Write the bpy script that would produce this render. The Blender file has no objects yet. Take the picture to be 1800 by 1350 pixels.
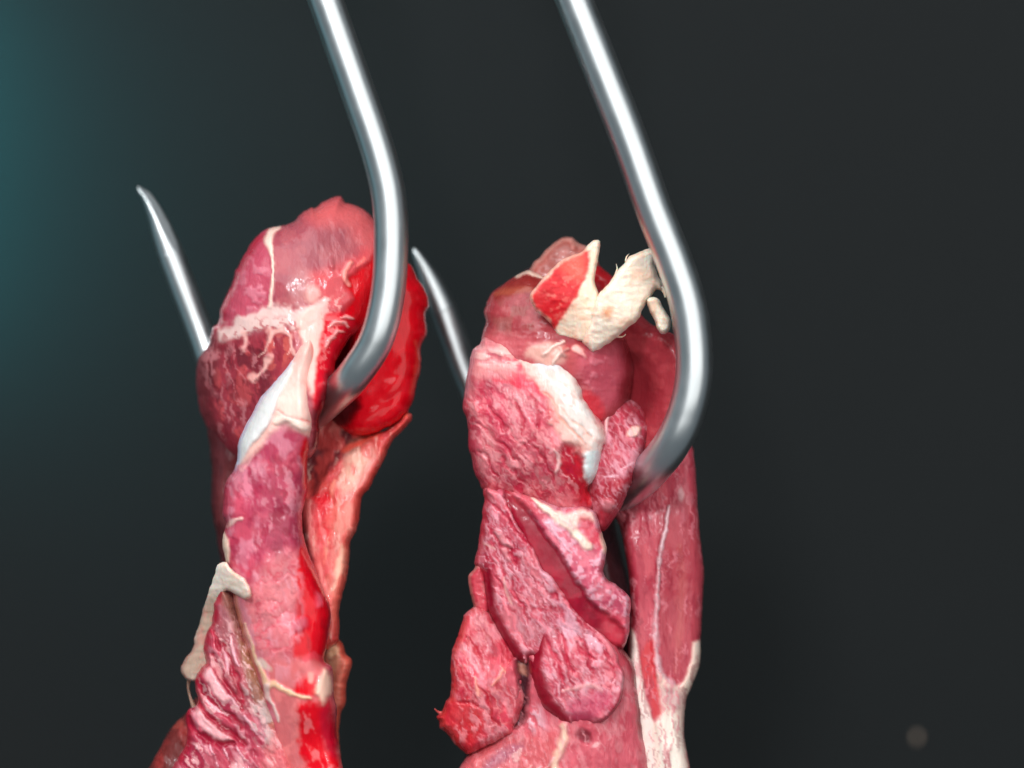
import bpy, math
import numpy as np
from mathutils import Vector

# ------------------------------------------------------------------ camera, light, exposure
scene = bpy.context.scene
COL = scene.collection
CAM_D = 0.5                      # metres from lens to the plane of the meat
cam_data = bpy.data.cameras.new("camera")
cam_data.lens = 100
cam_data.sensor_width = 36
cam_data.clip_start = 0.02
cam_data.clip_end = 20
cam_data.dof.use_dof = True
cam_data.dof.focus_distance = CAM_D - 0.004
cam_data.dof.aperture_fstop = 5.2
cam = bpy.data.objects.new("camera", cam_data)
cam.location = (0, -CAM_D, 0)
cam.rotation_euler = (math.radians(90), 0, 0)
COL.objects.link(cam)
scene.camera = cam

scene.view_settings.view_transform = 'Standard'
scene.view_settings.look = 'None'
scene.view_settings.exposure = 0.0
scene.view_settings.gamma = 1.0

world = bpy.data.worlds.new("World")
scene.world = world
world.use_nodes = True
bg = world.node_tree.nodes["Background"]
bg.inputs[0].default_value = (0.75, 0.9, 1.0, 1)
bg.inputs[1].default_value = 0.20


def area(name, loc, target, sx, sy, power, color, spread=180):
    d = bpy.data.lights.new(name, 'AREA')
    d.shape = 'RECTANGLE'
    d.size, d.size_y = sx, sy
    d.energy = power
    d.color = color
    d.spread = math.radians(spread)
    o = bpy.data.objects.new(name, d)
    o.location = loc
    o.rotation_euler = (Vector(target) - Vector(loc)).to_track_quat('-Z', 'Y').to_euler()
    COL.objects.link(o)
    return o


area("window_light", (0.22, -1.0, 0.30), (0, 0, 0), 1.65, 1.5, 13.4, (1.0, 0.99, 0.975))
area("top_light", (-0.32, -0.36, 0.58), (0, 0, 0.01), 0.75, 0.6, 5.0, (0.95, 0.98, 1.0))
area("glint_light", (-0.16, -0.80, 0.42), (0, 0, 0), 0.12, 0.12, 3.6, (0.93, 0.95, 1.0))  # small unseen light, added to raise sparkling glints on the wet meat
area("teal_lamp", (-0.142, 0.078, 0.052), (-0.112, 0.11, 0.047), 0.012, 0.085, 0.112, (0.03, 0.66, 0.74), 130)
area("teal_rim_lamp", (-0.42, -0.02, 0.05), (0, -0.01, 0.03), 0.2, 0.5, 0.06, (0.25, 0.85, 1.0))

# ------------------------------------------------------------------ numeric helpers
PX = 1e-4                        # one photo pixel = 0.1 mm in the plane of the meat


def world_pts(px, py, d):        # pixel + depth in mm -> metres
    y = d * 1e-3
    k = PX * (CAM_D + y) / CAM_D
    return np.stack([(px - 900) * k, y, (675 - py) * k], -1)


def lin(rgb):
    c = np.asarray(rgb, float) / 255
    return np.where(c <= 0.04045, c / 12.92, ((c + 0.055) / 1.055) ** 2.4)


def hash01(i, j, seed):
    h = (i.astype(np.int64) * 374761393 + j.astype(np.int64) * 668265263 + seed * 1442695041) & 0xFFFFFFFF
    h = ((h ^ (h >> 13)) * 1274126177) & 0xFFFFFFFF
    h = ((h ^ (h >> 16)) * 2246822519) & 0xFFFFFFFF
    h = h ^ (h >> 15)
    return (h & 0xFFFFFF) / float(0x1000000)


def vnoise(x, y, seed=0):
    i, j = np.floor(x).astype(np.int64), np.floor(y).astype(np.int64)
    f, g = x - i, y - j
    f = f * f * f * (f * (f * 6 - 15) + 10)
    g = g * g * g * (g * (g * 6 - 15) + 10)
    a, b = hash01(i, j, seed), hash01(i + 1, j, seed)
    c, d = hash01(i, j + 1, seed), hash01(i + 1, j + 1, seed)
    return (a * (1 - f) + b * f) * (1 - g) + (c * (1 - f) + d * f) * g


def fbm(x, y, seed=0, octaves=3):
    s, a, t = 0, 1.0, 0
    for k in range(octaves):
        s = s + a * vnoise(x * 2 ** k + 17.3 * k, y * 2 ** k - 9.1 * k, seed + 31 * k)
        t += a
        a *= 0.5
    return s / t


def voronoi(x, y, seed=0):
    i, j = np.floor(x).astype(np.int64), np.floor(y).astype(np.int64)
    f1 = np.full(x.shape, 9.0)
    f2 = np.full(x.shape, 9.0)
    cid = np.zeros(x.shape)
    for di in (-1, 0, 1):
        for dj in (-1, 0, 1):
            a, b = i + di, j + dj
            px = a + 0.1 + 0.8 * hash01(a, b, seed)
            py = b + 0.1 + 0.8 * hash01(a, b, seed + 7)
            d = np.hypot(x - px, y - py)
            near = d < f1
            f2 = np.where(near, f1, np.minimum(f2, d))
            cid = np.where(near, hash01(a, b, seed + 13), cid)
            f1 = np.where(near, d, f1)
    return f1, f2, cid


def sstep(a, b, x):
    t = np.clip((x - a) / (b - a + 1e-9), 0, 1)
    return t * t * (3 - 2 * t)


def catmull(P, step, closed):
    P = np.asarray(P, float)
    n = len(P)
    out = []
    for k in range(n if closed else n - 1):
        if closed:
            a, b, c, d = P[(k - 1) % n], P[k], P[(k + 1) % n], P[(k + 2) % n]
        else:
            a, b, c, d = P[max(k - 1, 0)], P[k], P[k + 1], P[min(k + 2, n - 1)]
        m = max(1, int(np.linalg.norm((c - b)[:2]) / step))
        L = np.linalg.norm(c - b)
        t1 = 0.5 * (c - a)
        t2 = 0.5 * (d - b)
        for t in (t1, t2):                       # keep tangents from overshooting short spans
            q = np.linalg.norm(t)
            if q > L:
                t *= L / q
        for s in np.arange(m) / m:
            out.append((2 * s**3 - 3 * s**2 + 1) * b + (s**3 - 2 * s**2 + s) * t1
                       + (-2 * s**3 + 3 * s**2) * c + (s**3 - s**2) * t2)
    if not closed:
        out.append(P[-1])
    return np.array(out)


def seg_dist(x, y, P, closed=False, vals=None):
    """distance to a polyline, nearest point, and a value interpolated along it"""
    x = np.asarray(x, np.float64)
    best = np.full(x.shape, 1e18)
    nx = np.zeros(x.shape)
    ny = np.zeros(x.shape)
    nv = np.zeros(x.shape)
    n = len(P)
    for k in range(n if closed else n - 1):
        ax, ay = P[k][:2]
        bx, by = P[(k + 1) % n][:2]
        ex, ey = bx - ax, by - ay
        L = ex * ex + ey * ey + 1e-12
        t = np.clip(((x - ax) * ex + (y - ay) * ey) / L, 0, 1)
        qx, qy = ax + t * ex, ay + t * ey
        d = (x - qx) ** 2 + (y - qy) ** 2
        m = d < best
        best = np.where(m, d, best)
        nx = np.where(m, qx, nx)
        ny = np.where(m, qy, ny)
        if vals is not None:
            nv = np.where(m, vals[k] * (1 - t) + vals[k + 1] * t, nv)
    return np.sqrt(best), nx, ny, nv


def inside(x, y, P):
    r = np.zeros(x.shape, bool)
    n = len(P)
    for k in range(n):
        ax, ay = P[k]
        bx, by = P[(k + 1) % n]
        if ay == by:
            continue
        c = ((ay > y) != (by > y)) & (x < (bx - ax) * (y - ay) / (by - ay) + ax)
        r ^= c
    return r


# ------------------------------------------------------------------ materials
def meat_material(name, rough, sss, coat, bump, fine, vary=0.22):
    m = bpy.data.materials.new(name)
    m.use_nodes = True
    nt = m.node_tree
    N, L = nt.nodes, nt.links
    b = N["Principled BSDF"]
    at = N.new("ShaderNodeAttribute")
    at.attribute_name = "tissue"
    tc = N.new("ShaderNodeTexCoord")
    n1 = N.new("ShaderNodeTexNoise")
    n1.inputs["Scale"].default_value = 900
    n1.inputs["Detail"].default_value = 3
    n2 = N.new("ShaderNodeTexNoise")
    n2.inputs["Scale"].default_value = fine
    n2.inputs["Detail"].default_value = 2
    n3 = N.new("ShaderNodeTexNoise")
    n3.inputs["Scale"].default_value = 350
    n3.inputs["Detail"].default_value = 2
    mp = N.new("ShaderNodeMapping")
    mp.inputs["Rotation"].default_value = (0, math.radians(-28), 0)
    mp.inputs["Scale"].default_value = (1.25, 1.0, 0.36)
    L.new(tc.outputs["Object"], mp.inputs["Vector"])
    for n in (n1, n2, n3):
        L.new(mp.outputs[0], n.inputs["Vector"])
    hsv = N.new("ShaderNodeHueSaturation")
    mr = N.new("ShaderNodeMapRange")
    mr.inputs["To Min"].default_value = 1 - vary
    mr.inputs["To Max"].default_value = 1 + vary
    L.new(n1.outputs["Fac"], mr.inputs["Value"])
    L.new(mr.outputs[0], hsv.inputs["Value"])
    L.new(at.outputs["Color"], hsv.inputs["Color"])
    L.new(hsv.outputs[0], b.inputs["Base Color"])
    mr2 = N.new("ShaderNodeMapRange")
    mr2.inputs["From Min"].default_value = 0.3
    mr2.inputs["From Max"].default_value = 0.7
    mr2.inputs["To Min"].default_value = rough - 0.10
    mr2.inputs["To Max"].default_value = rough + 0.16
    L.new(n3.outputs["Fac"], mr2.inputs["Value"])
    L.new(mr2.outputs[0], b.inputs["Roughness"])
    b.inputs["Specular IOR Level"].default_value = 0.22
    b.inputs["Subsurface Weight"].default_value = sss
    b.inputs["Subsurface Radius"].default_value = (1.0, 0.35, 0.25)
    b.inputs["Subsurface Scale"].default_value = 0.0006
    b.inputs["Coat Weight"].default_value = coat
    b.inputs["Coat Roughness"].default_value = 0.05
    add = N.new("ShaderNodeMath")
    add.operation = 'MULTIPLY_ADD'
    add.inputs[1].default_value = 0.5
    L.new(n2.outputs["Fac"], add.inputs[0])
    L.new(n1.outputs["Fac"], add.inputs[2])
    bp = N.new("ShaderNodeBump")
    ml = N.new("ShaderNodeMath")
    ml.operation = 'MULTIPLY'
    ml.inputs[1].default_value = bump
    L.new(at.outputs["Alpha"], ml.inputs[0])
    L.new(ml.outputs[0], bp.inputs["Strength"])
    bp.inputs["Distance"].default_value = 0.0006
    L.new(add.outputs[0], bp.inputs["Height"])
    L.new(bp.outputs[0], b.inputs["Normal"])
    L.new(bp.outputs[0], b.inputs["Coat Normal"])
    return m


MUSCLE = meat_material("raw_muscle", 0.25, 0.22, 0.13, 0.30, 2800)
MEMBRANE = meat_material("wet_membrane", 0.23, 0.22, 0.16, 0.18, 2400, 0.10)
FAT = meat_material("fat", 0.42, 0.75, 0.10, 0.26, 2200, 0.12)


def steel_material():
    m = bpy.data.materials.new("polished_steel")
    m.use_nodes = True
    nt = m.node_tree
    N, L = nt.nodes, nt.links
    b = N["Principled BSDF"]
    b.inputs["Metallic"].default_value = 1.0
    b.inputs["Base Color"].default_value = (0.56, 0.59, 0.595, 1)
    tc = N.new("ShaderNodeTexCoord")
    n = N.new("ShaderNodeTexNoise")
    n.inputs["Scale"].default_value = 260
    n.inputs["Detail"].default_value = 4
    L.new(tc.outputs["Object"], n.inputs["Vector"])
    mr = N.new("ShaderNodeMapRange")
    mr.inputs["To Min"].default_value = 0.27
    mr.inputs["To Max"].default_value = 0.42
    L.new(n.outputs["Fac"], mr.inputs["Value"])
    L.new(mr.outputs[0], b.inputs["Roughness"])
    bp = N.new("ShaderNodeBump")
    bp.inputs["Strength"].default_value = 0.04
    bp.inputs["Distance"].default_value = 0.0004
    L.new(n.outputs["Fac"], bp.inputs["Height"])
    L.new(bp.outputs[0], b.inputs["Normal"])
    return m


STEEL = steel_material()


def wall_material():
    m = bpy.data.materials.new("charcoal_plaster")
    m.use_nodes = True
    nt = m.node_tree
    N, L = nt.nodes, nt.links
    b = N["Principled BSDF"]
    tc = N.new("ShaderNodeTexCoord")
    n = N.new("ShaderNodeTexNoise")
    n.inputs["Scale"].default_value = 9
    n.inputs["Detail"].default_value = 5
    L.new(tc.outputs["Object"], n.inputs["Vector"])
    cr = N.new("ShaderNodeValToRGB")
    cr.color_ramp.elements[0].color = (0.0062, 0.0075, 0.0078, 1)
    cr.color_ramp.elements[1].color = (0.0079, 0.0095, 0.0099, 1)
    L.new(n.outputs["Fac"], cr.inputs[0])
    L.new(cr.outputs[0], b.inputs["Base Color"])
    b.inputs["Roughness"].default_value = 0.85
    b.inputs["Specular IOR Level"].default_value = 0.2
    n2 = N.new("ShaderNodeTexNoise")
    n2.inputs["Scale"].default_value = 400
    L.new(tc.outputs["Object"], n2.inputs["Vector"])
    bp = N.new("ShaderNodeBump")
    bp.inputs["Strength"].default_value = 0.2
    bp.inputs["Distance"].default_value = 0.001
    L.new(n2.outputs["Fac"], bp.inputs["Height"])
    L.new(bp.outputs[0], b.inputs["Normal"])
    return m


# ------------------------------------------------------------------ mesh helpers
def mesh_object(name, verts, faces_quads, mat, parent=None, colors=None, tris=None, loc=(0, 0, 0)):
    me = bpy.data.meshes.new(name)
    v = np.asarray(verts, np.float32) - np.asarray(loc, np.float32)
    q = np.asarray(faces_quads, np.int32).reshape(-1, 4)
    t = np.asarray(tris if tris is not None else [], np.int32).reshape(-1, 3)
    me.vertices.add(len(v))
    me.vertices.foreach_set("co", v.ravel())
    nl = q.size + t.size
    me.loops.add(nl)
    me.loops.foreach_set("vertex_index", np.concatenate([q.ravel(), t.ravel()]).astype(np.int32))
    me.polygons.add(len(q) + len(t))
    st = np.concatenate([np.arange(len(q)) * 4, q.size + np.arange(len(t)) * 3]).astype(np.int32)
    me.polygons.foreach_set("loop_start", st)
    me.update(calc_edges=True)
    me.polygons.foreach_set("use_smooth", np.ones(len(me.polygons), bool))
    if colors is not None:
        a = me.color_attributes.new("tissue", 'FLOAT_COLOR', 'POINT')
        c = np.ones((len(v), 4), np.float32)
        c[:, :colors.shape[1]] = colors
        a.data.foreach_set("color", c.ravel())
    me.materials.append(mat)
    me.validate()
    o = bpy.data.objects.new(name, me)
    COL.objects.link(o)
    if parent is not None:
        o.parent = parent
    return o


def thing(name, label, cat, loc, group=None):
    o = bpy.data.objects.new(name, None)
    o.empty_display_size = 0.01
    o.location = loc
    o["label"] = label
    o["category"] = cat
    if group:
        o["group"] = group
    COL.objects.link(o)
    return o


# ------------------------------------------------------------------ backdrop
wall_y = 0.11
wx, wz = 1.6, 1.2
wv = [(-wx, wall_y, -wz), (wx, wall_y, -wz), (wx, wall_y, wz), (-wx, wall_y, wz),
      (-wx, wall_y + .05, -wz), (wx, wall_y + .05, -wz), (wx, wall_y + .05, wz), (-wx, wall_y + .05, wz)]
wf = [(0, 1, 2, 3), (5, 4, 7, 6), (4, 0, 3, 7), (1, 5, 6, 2), (3, 2, 6, 7), (4, 5, 1, 0)]
wall = mesh_object("backdrop_wall", wv, wf, wall_material())
wall["kind"] = "structure"
for p in wall.data.polygons:
    p.use_smooth = False


def speck():
    m = bpy.data.materials.new("ochre_paint")
    m.use_nodes = True
    m.node_tree.nodes["Principled BSDF"].inputs["Base Color"].default_value = (0.22, 0.16, 0.12, 1)
    c = world_pts(np.array([1612.]), np.array([1296.]), np.array([wall_y * 1000]))[0]
    v, q, n, r = [], [], 16, 6
    for i in range(r + 1):
        ph = math.pi / 2 * i / r
        for k in range(n):
            a = 2 * math.pi * k / n
            w = 1 + 0.12 * math.sin(3 * a + 1)
            v.append((c[0] + 0.0007 * w * math.cos(ph) * math.cos(a), c[1] - 0.0006 * math.sin(ph),
                      c[2] + 0.0011 * w * math.cos(ph) * math.sin(a)))
    for i in range(r):
        for k in range(n):
            q.append((i * n + k, i * n + (k + 1) % n, (i + 1) * n + (k + 1) % n, (i + 1) * n + k))
    mesh_object("paint_speck", v, q, m, wall)


speck()


# ------------------------------------------------------------------ meat lobes
class Lobe:
    """one cut of tissue: an outline in photo pixels (0.1 mm each) swelled to a closed body, with relief and tissue colour"""

    def __init__(s, outline, depth, T, r, base, back=None, jag=1.6, step=2.3, seed=1, prof=2.0, thin=None):
        s.seed = seed
        P = catmull(outline, 4.0, True)
        nxt, prv = np.roll(P, -1, 0), np.roll(P, 1, 0)
        tg = nxt - prv
        tg /= np.linalg.norm(tg, axis=1, keepdims=True) + 1e-9
        nrm = np.stack([tg[:, 1], -tg[:, 0]], 1)
        j = (fbm(P[:, 0] / 9, P[:, 1] / 9, seed + 50, 3) - 0.5) * 2 * jag \
            + (vnoise(P[:, 0] / 26, P[:, 1] / 26, seed + 51) - 0.5) * 2 * jag
        P = P + nrm * j[:, None]
        s.P = P
        x0, y0 = P.min(0) - step
        x1, y1 = P.max(0) + step
        gx, gy = np.arange(x0, x1 + step, step), np.arange(y0, y1 + step, step)
        X, Y = np.meshgrid(gx, gy)
        H, W = X.shape
        ins = inside(X, Y, P)
        cell = ins[:-1, :-1] | ins[1:, :-1] | ins[:-1, 1:] | ins[1:, 1:]
        use = np.zeros((H, W), bool)
        use[:-1, :-1] |= cell
        use[1:, :-1] |= cell
        use[:-1, 1:] |= cell
        use[1:, 1:] |= cell
        idx = np.full((H, W), -1, np.int64)
        idx[use] = np.arange(use.sum())
        x, y, inn = X[use], Y[use], ins[use]
        Ps = P
        d = np.zeros(x.shape)
        qx = np.zeros(x.shape)
        qy = np.zeros(x.shape)
        for c in range(0, len(x), 20000):
            sl = slice(c, c + 20000)
            D = (x[sl, None].astype(np.float32) - Ps[None, :, 0].astype(np.float32)) ** 2 \
                + (y[sl, None].astype(np.float32) - Ps[None, :, 1].astype(np.float32)) ** 2
            k = D.argmin(1)
            bd = np.full(k.shape, 1e18)
            bx = np.zeros(k.shape)
            by = np.zeros(k.shape)
            for o in (-1, 0):                    # exact distance on the two edges meeting at the nearest vertex
                a, b = Ps[(k + o) % len(Ps)], Ps[(k + o + 1) % len(Ps)]
                e = b - a
                t = np.clip(((x[sl] - a[:, 0]) * e[:, 0] + (y[sl] - a[:, 1]) * e[:, 1]) / ((e**2).sum(1) + 1e-9), 0, 1)
                cx, cy = a[:, 0] + t * e[:, 0], a[:, 1] + t * e[:, 1]
                dd = np.hypot(x[sl] - cx, y[sl] - cy)
                m = dd < bd
                bd, bx, by = np.where(m, dd, bd), np.where(m, cx, bx), np.where(m, cy, by)
            d[sl], qx[sl], qy[sl] = bd, bx, by
        out = ~inn
        s.rim = out
        gxn, gyn = x - qx, y - qy                # inward direction at the rim
        x = np.where(out, qx, x)
        y = np.where(out, qy, y)
        s.d = np.where(out, 0, d)
        q = np.hypot(gxn, gyn) + 1e-9
        sg = np.where(out, 1, -1)
        s.ox, s.oy = gxn / q * sg, gyn / q * sg  # outward
        s.x, s.y = x, y
        s.idx, s.cell = idx, cell
        rr = 0.62 * r
        if thin is not None:                     # this side of the cut ends in a sharper edge
            n = math.hypot(thin[0], thin[1])
            rr = rr * (1 - thin[2] * sstep(-.2, .6, (s.ox * thin[0] + s.oy * thin[1]) / n))
        t = np.clip(s.d / rr, 0, 1)
        s.prof = (1 - (1 - t) ** prof) ** (1 / prof)
        s.T = T
        s.back = T * 0.6 if back is None else back
        cps = np.asarray(depth, float)
        if cps.ndim == 1:
            s.dc = np.full(x.shape, float(depth[0] if len(depth) == 1 else depth[2]))
        else:
            s.dc = s._tps(cps)
        s.rel = (fbm(x / 60, y / 60, seed, 3) - 0.5) * 0.9 * np.clip(T / 5, 0.2, 1.2)
        s.rel0 = s.rel.copy()
        s.col = np.tile(lin(base), (len(x), 1))
        s.tex = np.ones(len(x))
        s.wx = (fbm(x / 14, y / 14, seed + 90, 3) - 0.5) * 2
        s.wy = (fbm(x / 14, y / 14, seed + 91, 3) - 0.5) * 2

    def _tps(s, c):
        n = len(c)
        if n < 3:
            return np.full(s.x.shape, c[:, 2].mean())
        sc = 200.0
        p = c[:, :2] / sc
        K = lambda r2: np.where(r2 > 0, 0.5 * r2 * np.log(r2 + 1e-12), 0)
        A = np.zeros((n + 3, n + 3))
        A[:n, :n] = K(((p[:, None] - p[None]) ** 2).sum(-1)) + np.eye(n) * 0.05
        A[:n, n] = A[n, :n] = 1
        A[:n, n + 1:] = p
        A[n + 1:, :n] = p.T
        w = np.linalg.lstsq(A, np.concatenate([c[:, 2], np.zeros(3)]), rcond=None)[0]
        u = np.stack([s.x, s.y], 1) / sc
        r = w[n] + u @ w[n + 1:]
        for k in range(n):
            r = r + w[k] * K(((u - p[k]) ** 2).sum(1))
        return r

    # --- tissue painting: its own colour, some shade and glints painted in, and relief
    def _mix(s, m, rgb, rel, tex=None):
        if tex is not None:                      # how fibrous (1) or smooth (0) the surface is
            s.tex = s.tex + (tex - s.tex) * m
            s.rel = s.rel + (s.rel0 - s.rel) * m * (1 - tex)
        if rgb is not None:
            s.col += (lin(rgb) - s.col) * m[:, None]
        if rel:
            s.rel = s.rel + m * rel
        return s

    def poly(s, pts, rgb, a=1.0, soft=4, warp=4, rel=0, smooth=True, tex=None):
        P = catmull(pts, 8, True) if smooth else np.asarray(pts, float)
        X, Y = s.x + s.wx * warp, s.y + s.wy * warp
        b = (X > P[:, 0].min() - soft * 2) & (X < P[:, 0].max() + soft * 2) & (Y > P[:, 1].min() - soft * 2) & (Y < P[:, 1].max() + soft * 2)
        m = np.zeros(s.x.shape)
        if b.any():
            d, _, _, _ = seg_dist(X[b], Y[b], P, True)
            d = np.where(inside(X[b], Y[b], P), d, -d)
            m[b] = sstep(-soft, soft, d) * a
        return s._mix(m, rgb, rel, tex)

    def line(s, pts, w, rgb, a=1.0, soft=0.6, warp=2.5, rel=0):
        P = np.asarray(pts, float)
        wv = np.full(len(P), float(w)) if np.isscalar(w) else np.interp(np.linspace(0, 1, len(P)), np.linspace(0, 1, len(w)), w)
        Q = catmull(np.column_stack([P, wv]), 8, False)
        mw = Q[:, 2].max() * (1 + soft) + warp
        X, Y = s.x + s.wx * warp, s.y + s.wy * warp
        b = (X > Q[:, 0].min() - mw) & (X < Q[:, 0].max() + mw) & (Y > Q[:, 1].min() - mw) & (Y < Q[:, 1].max() + mw)
        m = np.zeros(s.x.shape)
        if b.any():
            d, _, _, v = seg_dist(X[b], Y[b], Q, False, Q[:, 2])
            h = v / 2 * (0.62 + 0.76 * vnoise(X[b] / 13, Y[b] / 13, s.seed + 77))
            m[b] = (1 - sstep(h * (1 - soft), h * (1 + soft) + 0.3, d)) * a
        return s._mix(m, rgb, rel)

    def lines(s, many, w, rgb, **k):
        for p in many:
            s.line(p, w, rgb, **k)
        return s

    def blob(s, cx, cy, rx, ry, ang, rgb, a=1.0, soft=0.5, warp=3, rel=0):
        c, q = math.cos(math.radians(ang)), math.sin(math.radians(ang))
        X, Y = s.x + s.wx * warp - cx, s.y + s.wy * warp - cy
        e = np.hypot((X * c + Y * q) / rx, (-X * q + Y * c) / ry)
        return s._mix((1 - sstep(1 - soft, 1 + soft, e)) * a, rgb, rel)

    def edge(s, w, rgb, a=1.0, toward=None, soft=0.5, rel=0, box=None, spread=0.3, tex=None):
        D = s.d + s.wx * w * 0.12
        m = (1 - sstep(w * (1 - soft), w * (1 + soft), D)) * a
        if toward is not None:
            n = math.hypot(*toward)
            m = m * sstep(-spread + 0.2, spread + 0.2, (s.ox * toward[0] + s.oy * toward[1]) / n)
        if box is not None:
            x0, y0, x1, y1 = box
            m = m * sstep(x0 - 8, x0 + 8, s.x) * sstep(y0 - 8, y0 + 8, s.y) * (1 - sstep(x1 - 8, x1 + 8, s.x)) * (1 - sstep(y1 - 8, y1 + 8, s.y))
        return s._mix(m, rgb, rel, tex)

    def _rot(s, ang, across, along, warp):
        c, q = math.cos(math.radians(ang)), math.sin(math.radians(ang))
        X, Y = s.x + s.wx * warp, s.y + s.wy * warp
        return (X * c + Y * q) / along, (-X * q + Y * c) / across

    def _zone(s, zone, soft=14):
        if zone is None:
            return 1.0
        P = np.asarray(zone, float)
        d, _, _, _ = seg_dist(s.x, s.y, P, True)
        d = np.where(inside(s.x, s.y, P), d, -d)
        return sstep(-soft, soft, d)

    def fibre(s, ang, across, along, rgb, a=0.7, w=0.12, rel=-0.15, seed=0, zone=None, warp=7, gate=0.0):
        """bundles of fibre parted by creases"""
        u, v = s._rot(ang, across, along, warp)
        f1, f2, cid = voronoi(u, v, s.seed + seed)
        m = 1 - sstep(0, w * 2, f2 - f1)
        g = sstep(gate - 0.15, gate + 0.15, fbm(s.x / 45, s.y / 45, s.seed + seed + 5, 2)) if gate else 1.0
        m = m * g * s._zone(zone)
        s.rel = s.rel + (cid - 0.5) * abs(rel) * 0.3 * s._zone(zone)
        s.col = s.col * (1 + (cid - 0.5) * 0.3 * s._zone(zone))[:, None]
        return s._mix(m * a, rgb, 0.30 * rel / max(a, .05))

    def mottle(s, rgb, a=0.5, scale=30, lo=0.5, hi=0.7, seed=0, ang=0, stretch=1.0, rel=0, zone=None):
        u, v = s._rot(ang, scale, scale * stretch, 3)
        m = sstep(lo, hi, fbm(u, v, s.seed + 200 + seed, 3)) * a * s._zone(zone)
        return s._mix(m, rgb, rel)

    def streak(s, ang, rgb=(226, 150, 158), a=0.5, across=4.5, along=26, lo=0.52, hi=0.66, seed=0, zone=None, rel=0.12):
        """pale threads of connective tissue along the fibres, partly painted wet glints"""
        u, v = s._rot(ang, across, along, 9)
        m = sstep(lo, hi, fbm(u, v, s.seed + 500 + seed, 3)) * sstep(.36, .56, fbm(s.x / 38, s.y / 38, s.seed + 510 + seed, 2)) * a * s._zone(zone)
        return s._mix(m, rgb, rel)

    def grain(s, amp=0.12, scale=5, ang=0, stretch=2.5, seed=0, zone=None):
        u, v = s._rot(ang, scale, scale * stretch, 2)
        s.rel = s.rel + (fbm(u, v, s.seed + 300 + seed, 3) - 0.5) * 2 * amp * s._zone(zone) * s.tex
        return s

    def build(s, name, parent, mat=None, gain=1.0, label=None):
        h = s.prof
        k = sstep(0.0, 0.5, h)
        df = s.dc - s.T * h - s.rel * k
        db = s.dc + s.back * h - (fbm(s.x / 25, s.y / 25, s.seed + 400, 3) - 0.5) * 1.2 * k
        n = len(s.x)
        keep = ~s.rim
        bidx = np.arange(n)
        bidx[keep] = n + np.arange(keep.sum())
        V = np.concatenate([world_pts(s.x, s.y, df), world_pts(s.x[keep], s.y[keep], db[keep])])
        a, b = s.idx[:-1, :-1][s.cell], s.idx[:-1, 1:][s.cell]
        c, d = s.idx[1:, 1:][s.cell], s.idx[1:, :-1][s.cell]
        F = np.stack([a, d, c, b], 1)
        full = ~(s.rim[a] & s.rim[b] & s.rim[c] & s.rim[d])
        Fb = bidx[np.stack([a, b, c, d], 1)][full]
        C = np.clip(np.concatenate([s.col, s.col[keep]]) ** gain, 0.002, 0.9)
        C = np.column_stack([C, np.concatenate([s.tex, s.tex[keep]])])
        o = mesh_object(name, V, np.concatenate([F, Fb]), mat or MUSCLE, parent, C, loc=parent.matrix_world.translation)
        if label:
            o["label"] = label
        return o


# ------------------------------------------------------------------ hooks
def tube(pts, radii, n=40, step=5.0, flat=None):
    """pts: (px, py, depth mm, radius px)"""
    Q = catmull(np.column_stack([np.asarray(pts, float), radii]), step, False)
    W = world_pts(Q[:, 0], Q[:, 1], Q[:, 2])
    R = Q[:, 3] * PX
    T = np.gradient(W, axis=0)
    T /= np.linalg.norm(T, axis=1, keepdims=True)
    up = np.array([0, -1.0, 0])
    u = up - T[0] * (up @ T[0])
    u /= np.linalg.norm(u)
    V, rings = [], len(W)
    ang = np.linspace(0, 2 * np.pi, n, endpoint=False)
    for k in range(rings):
        u = u - T[k] * (u @ T[k])
        u /= np.linalg.norm(u)
        w = np.cross(T[k], u)
        off = np.outer(np.cos(ang), u) + np.outer(np.sin(ang), w)
        off *= R[k]
        if flat is not None:
            fd, fn = flat
            lim = fn(k / (rings - 1)) * R.max()
            h = off @ fd
            off -= np.outer(np.maximum(h - lim, 0), fd)
        V.append(W[k] + off)
    F = []
    for k in range(rings - 1):
        i = np.arange(n)
        j = (i + 1) % n
        F.append(np.stack([k * n + i, k * n + j, (k + 1) * n + j, (k + 1) * n + i], 1))
    F = np.concatenate(F)
    V = np.concatenate(V + [W[:1] - T[:1] * R[0] * 0.25, W[-1:] + T[-1:] * R[-1] * 0.5])
    nv = rings * n
    i = np.arange(n)
    j = (i + 1) % n
    t = np.concatenate([np.stack([np.full(n, nv), j, i], 1), np.stack([np.full(n, nv + 1), (rings - 1) * n + i, (rings - 1) * n + j], 1)])
    return V, F, t


def hook(path, radii, split, tip, tip_r, facet, label):
    p0 = world_pts(*[np.array([float(v)]) for v in path[0]])[0]
    h = thing("meat_hook", label, "meat hook", p0, "steel hooks holding the meat")
    bpy.context.view_layer.update()
    V, F, t = tube(path, radii)
    mesh_object("rod", V, F, STEEL, h, tris=t, loc=p0)
    V, F, t = tube(tip, tip_r, flat=facet)
    mesh_object("point", V, F, STEEL, h, tris=t, loc=p0)
    return h


def upper(x, y, d, sx, sy):      # the rod above the picture runs on and bends over to hang from its rail
    L = [(x - sx * 400, y - sy * 400, d), (x - sx * 200, y - sy * 200, d)]
    bx, by = L[0][:2]
    arc = []
    for k in range(8, 0, -1):
        a = math.pi * k / 8
        arc.append((bx + 8 * (1 - math.cos(a)) + 6 * math.sin(a) - 30 * (k / 8), by - 190 * math.sin(a) - sy * 0, d + 19 * (1 - math.cos(a))))
    return arc + L


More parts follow.
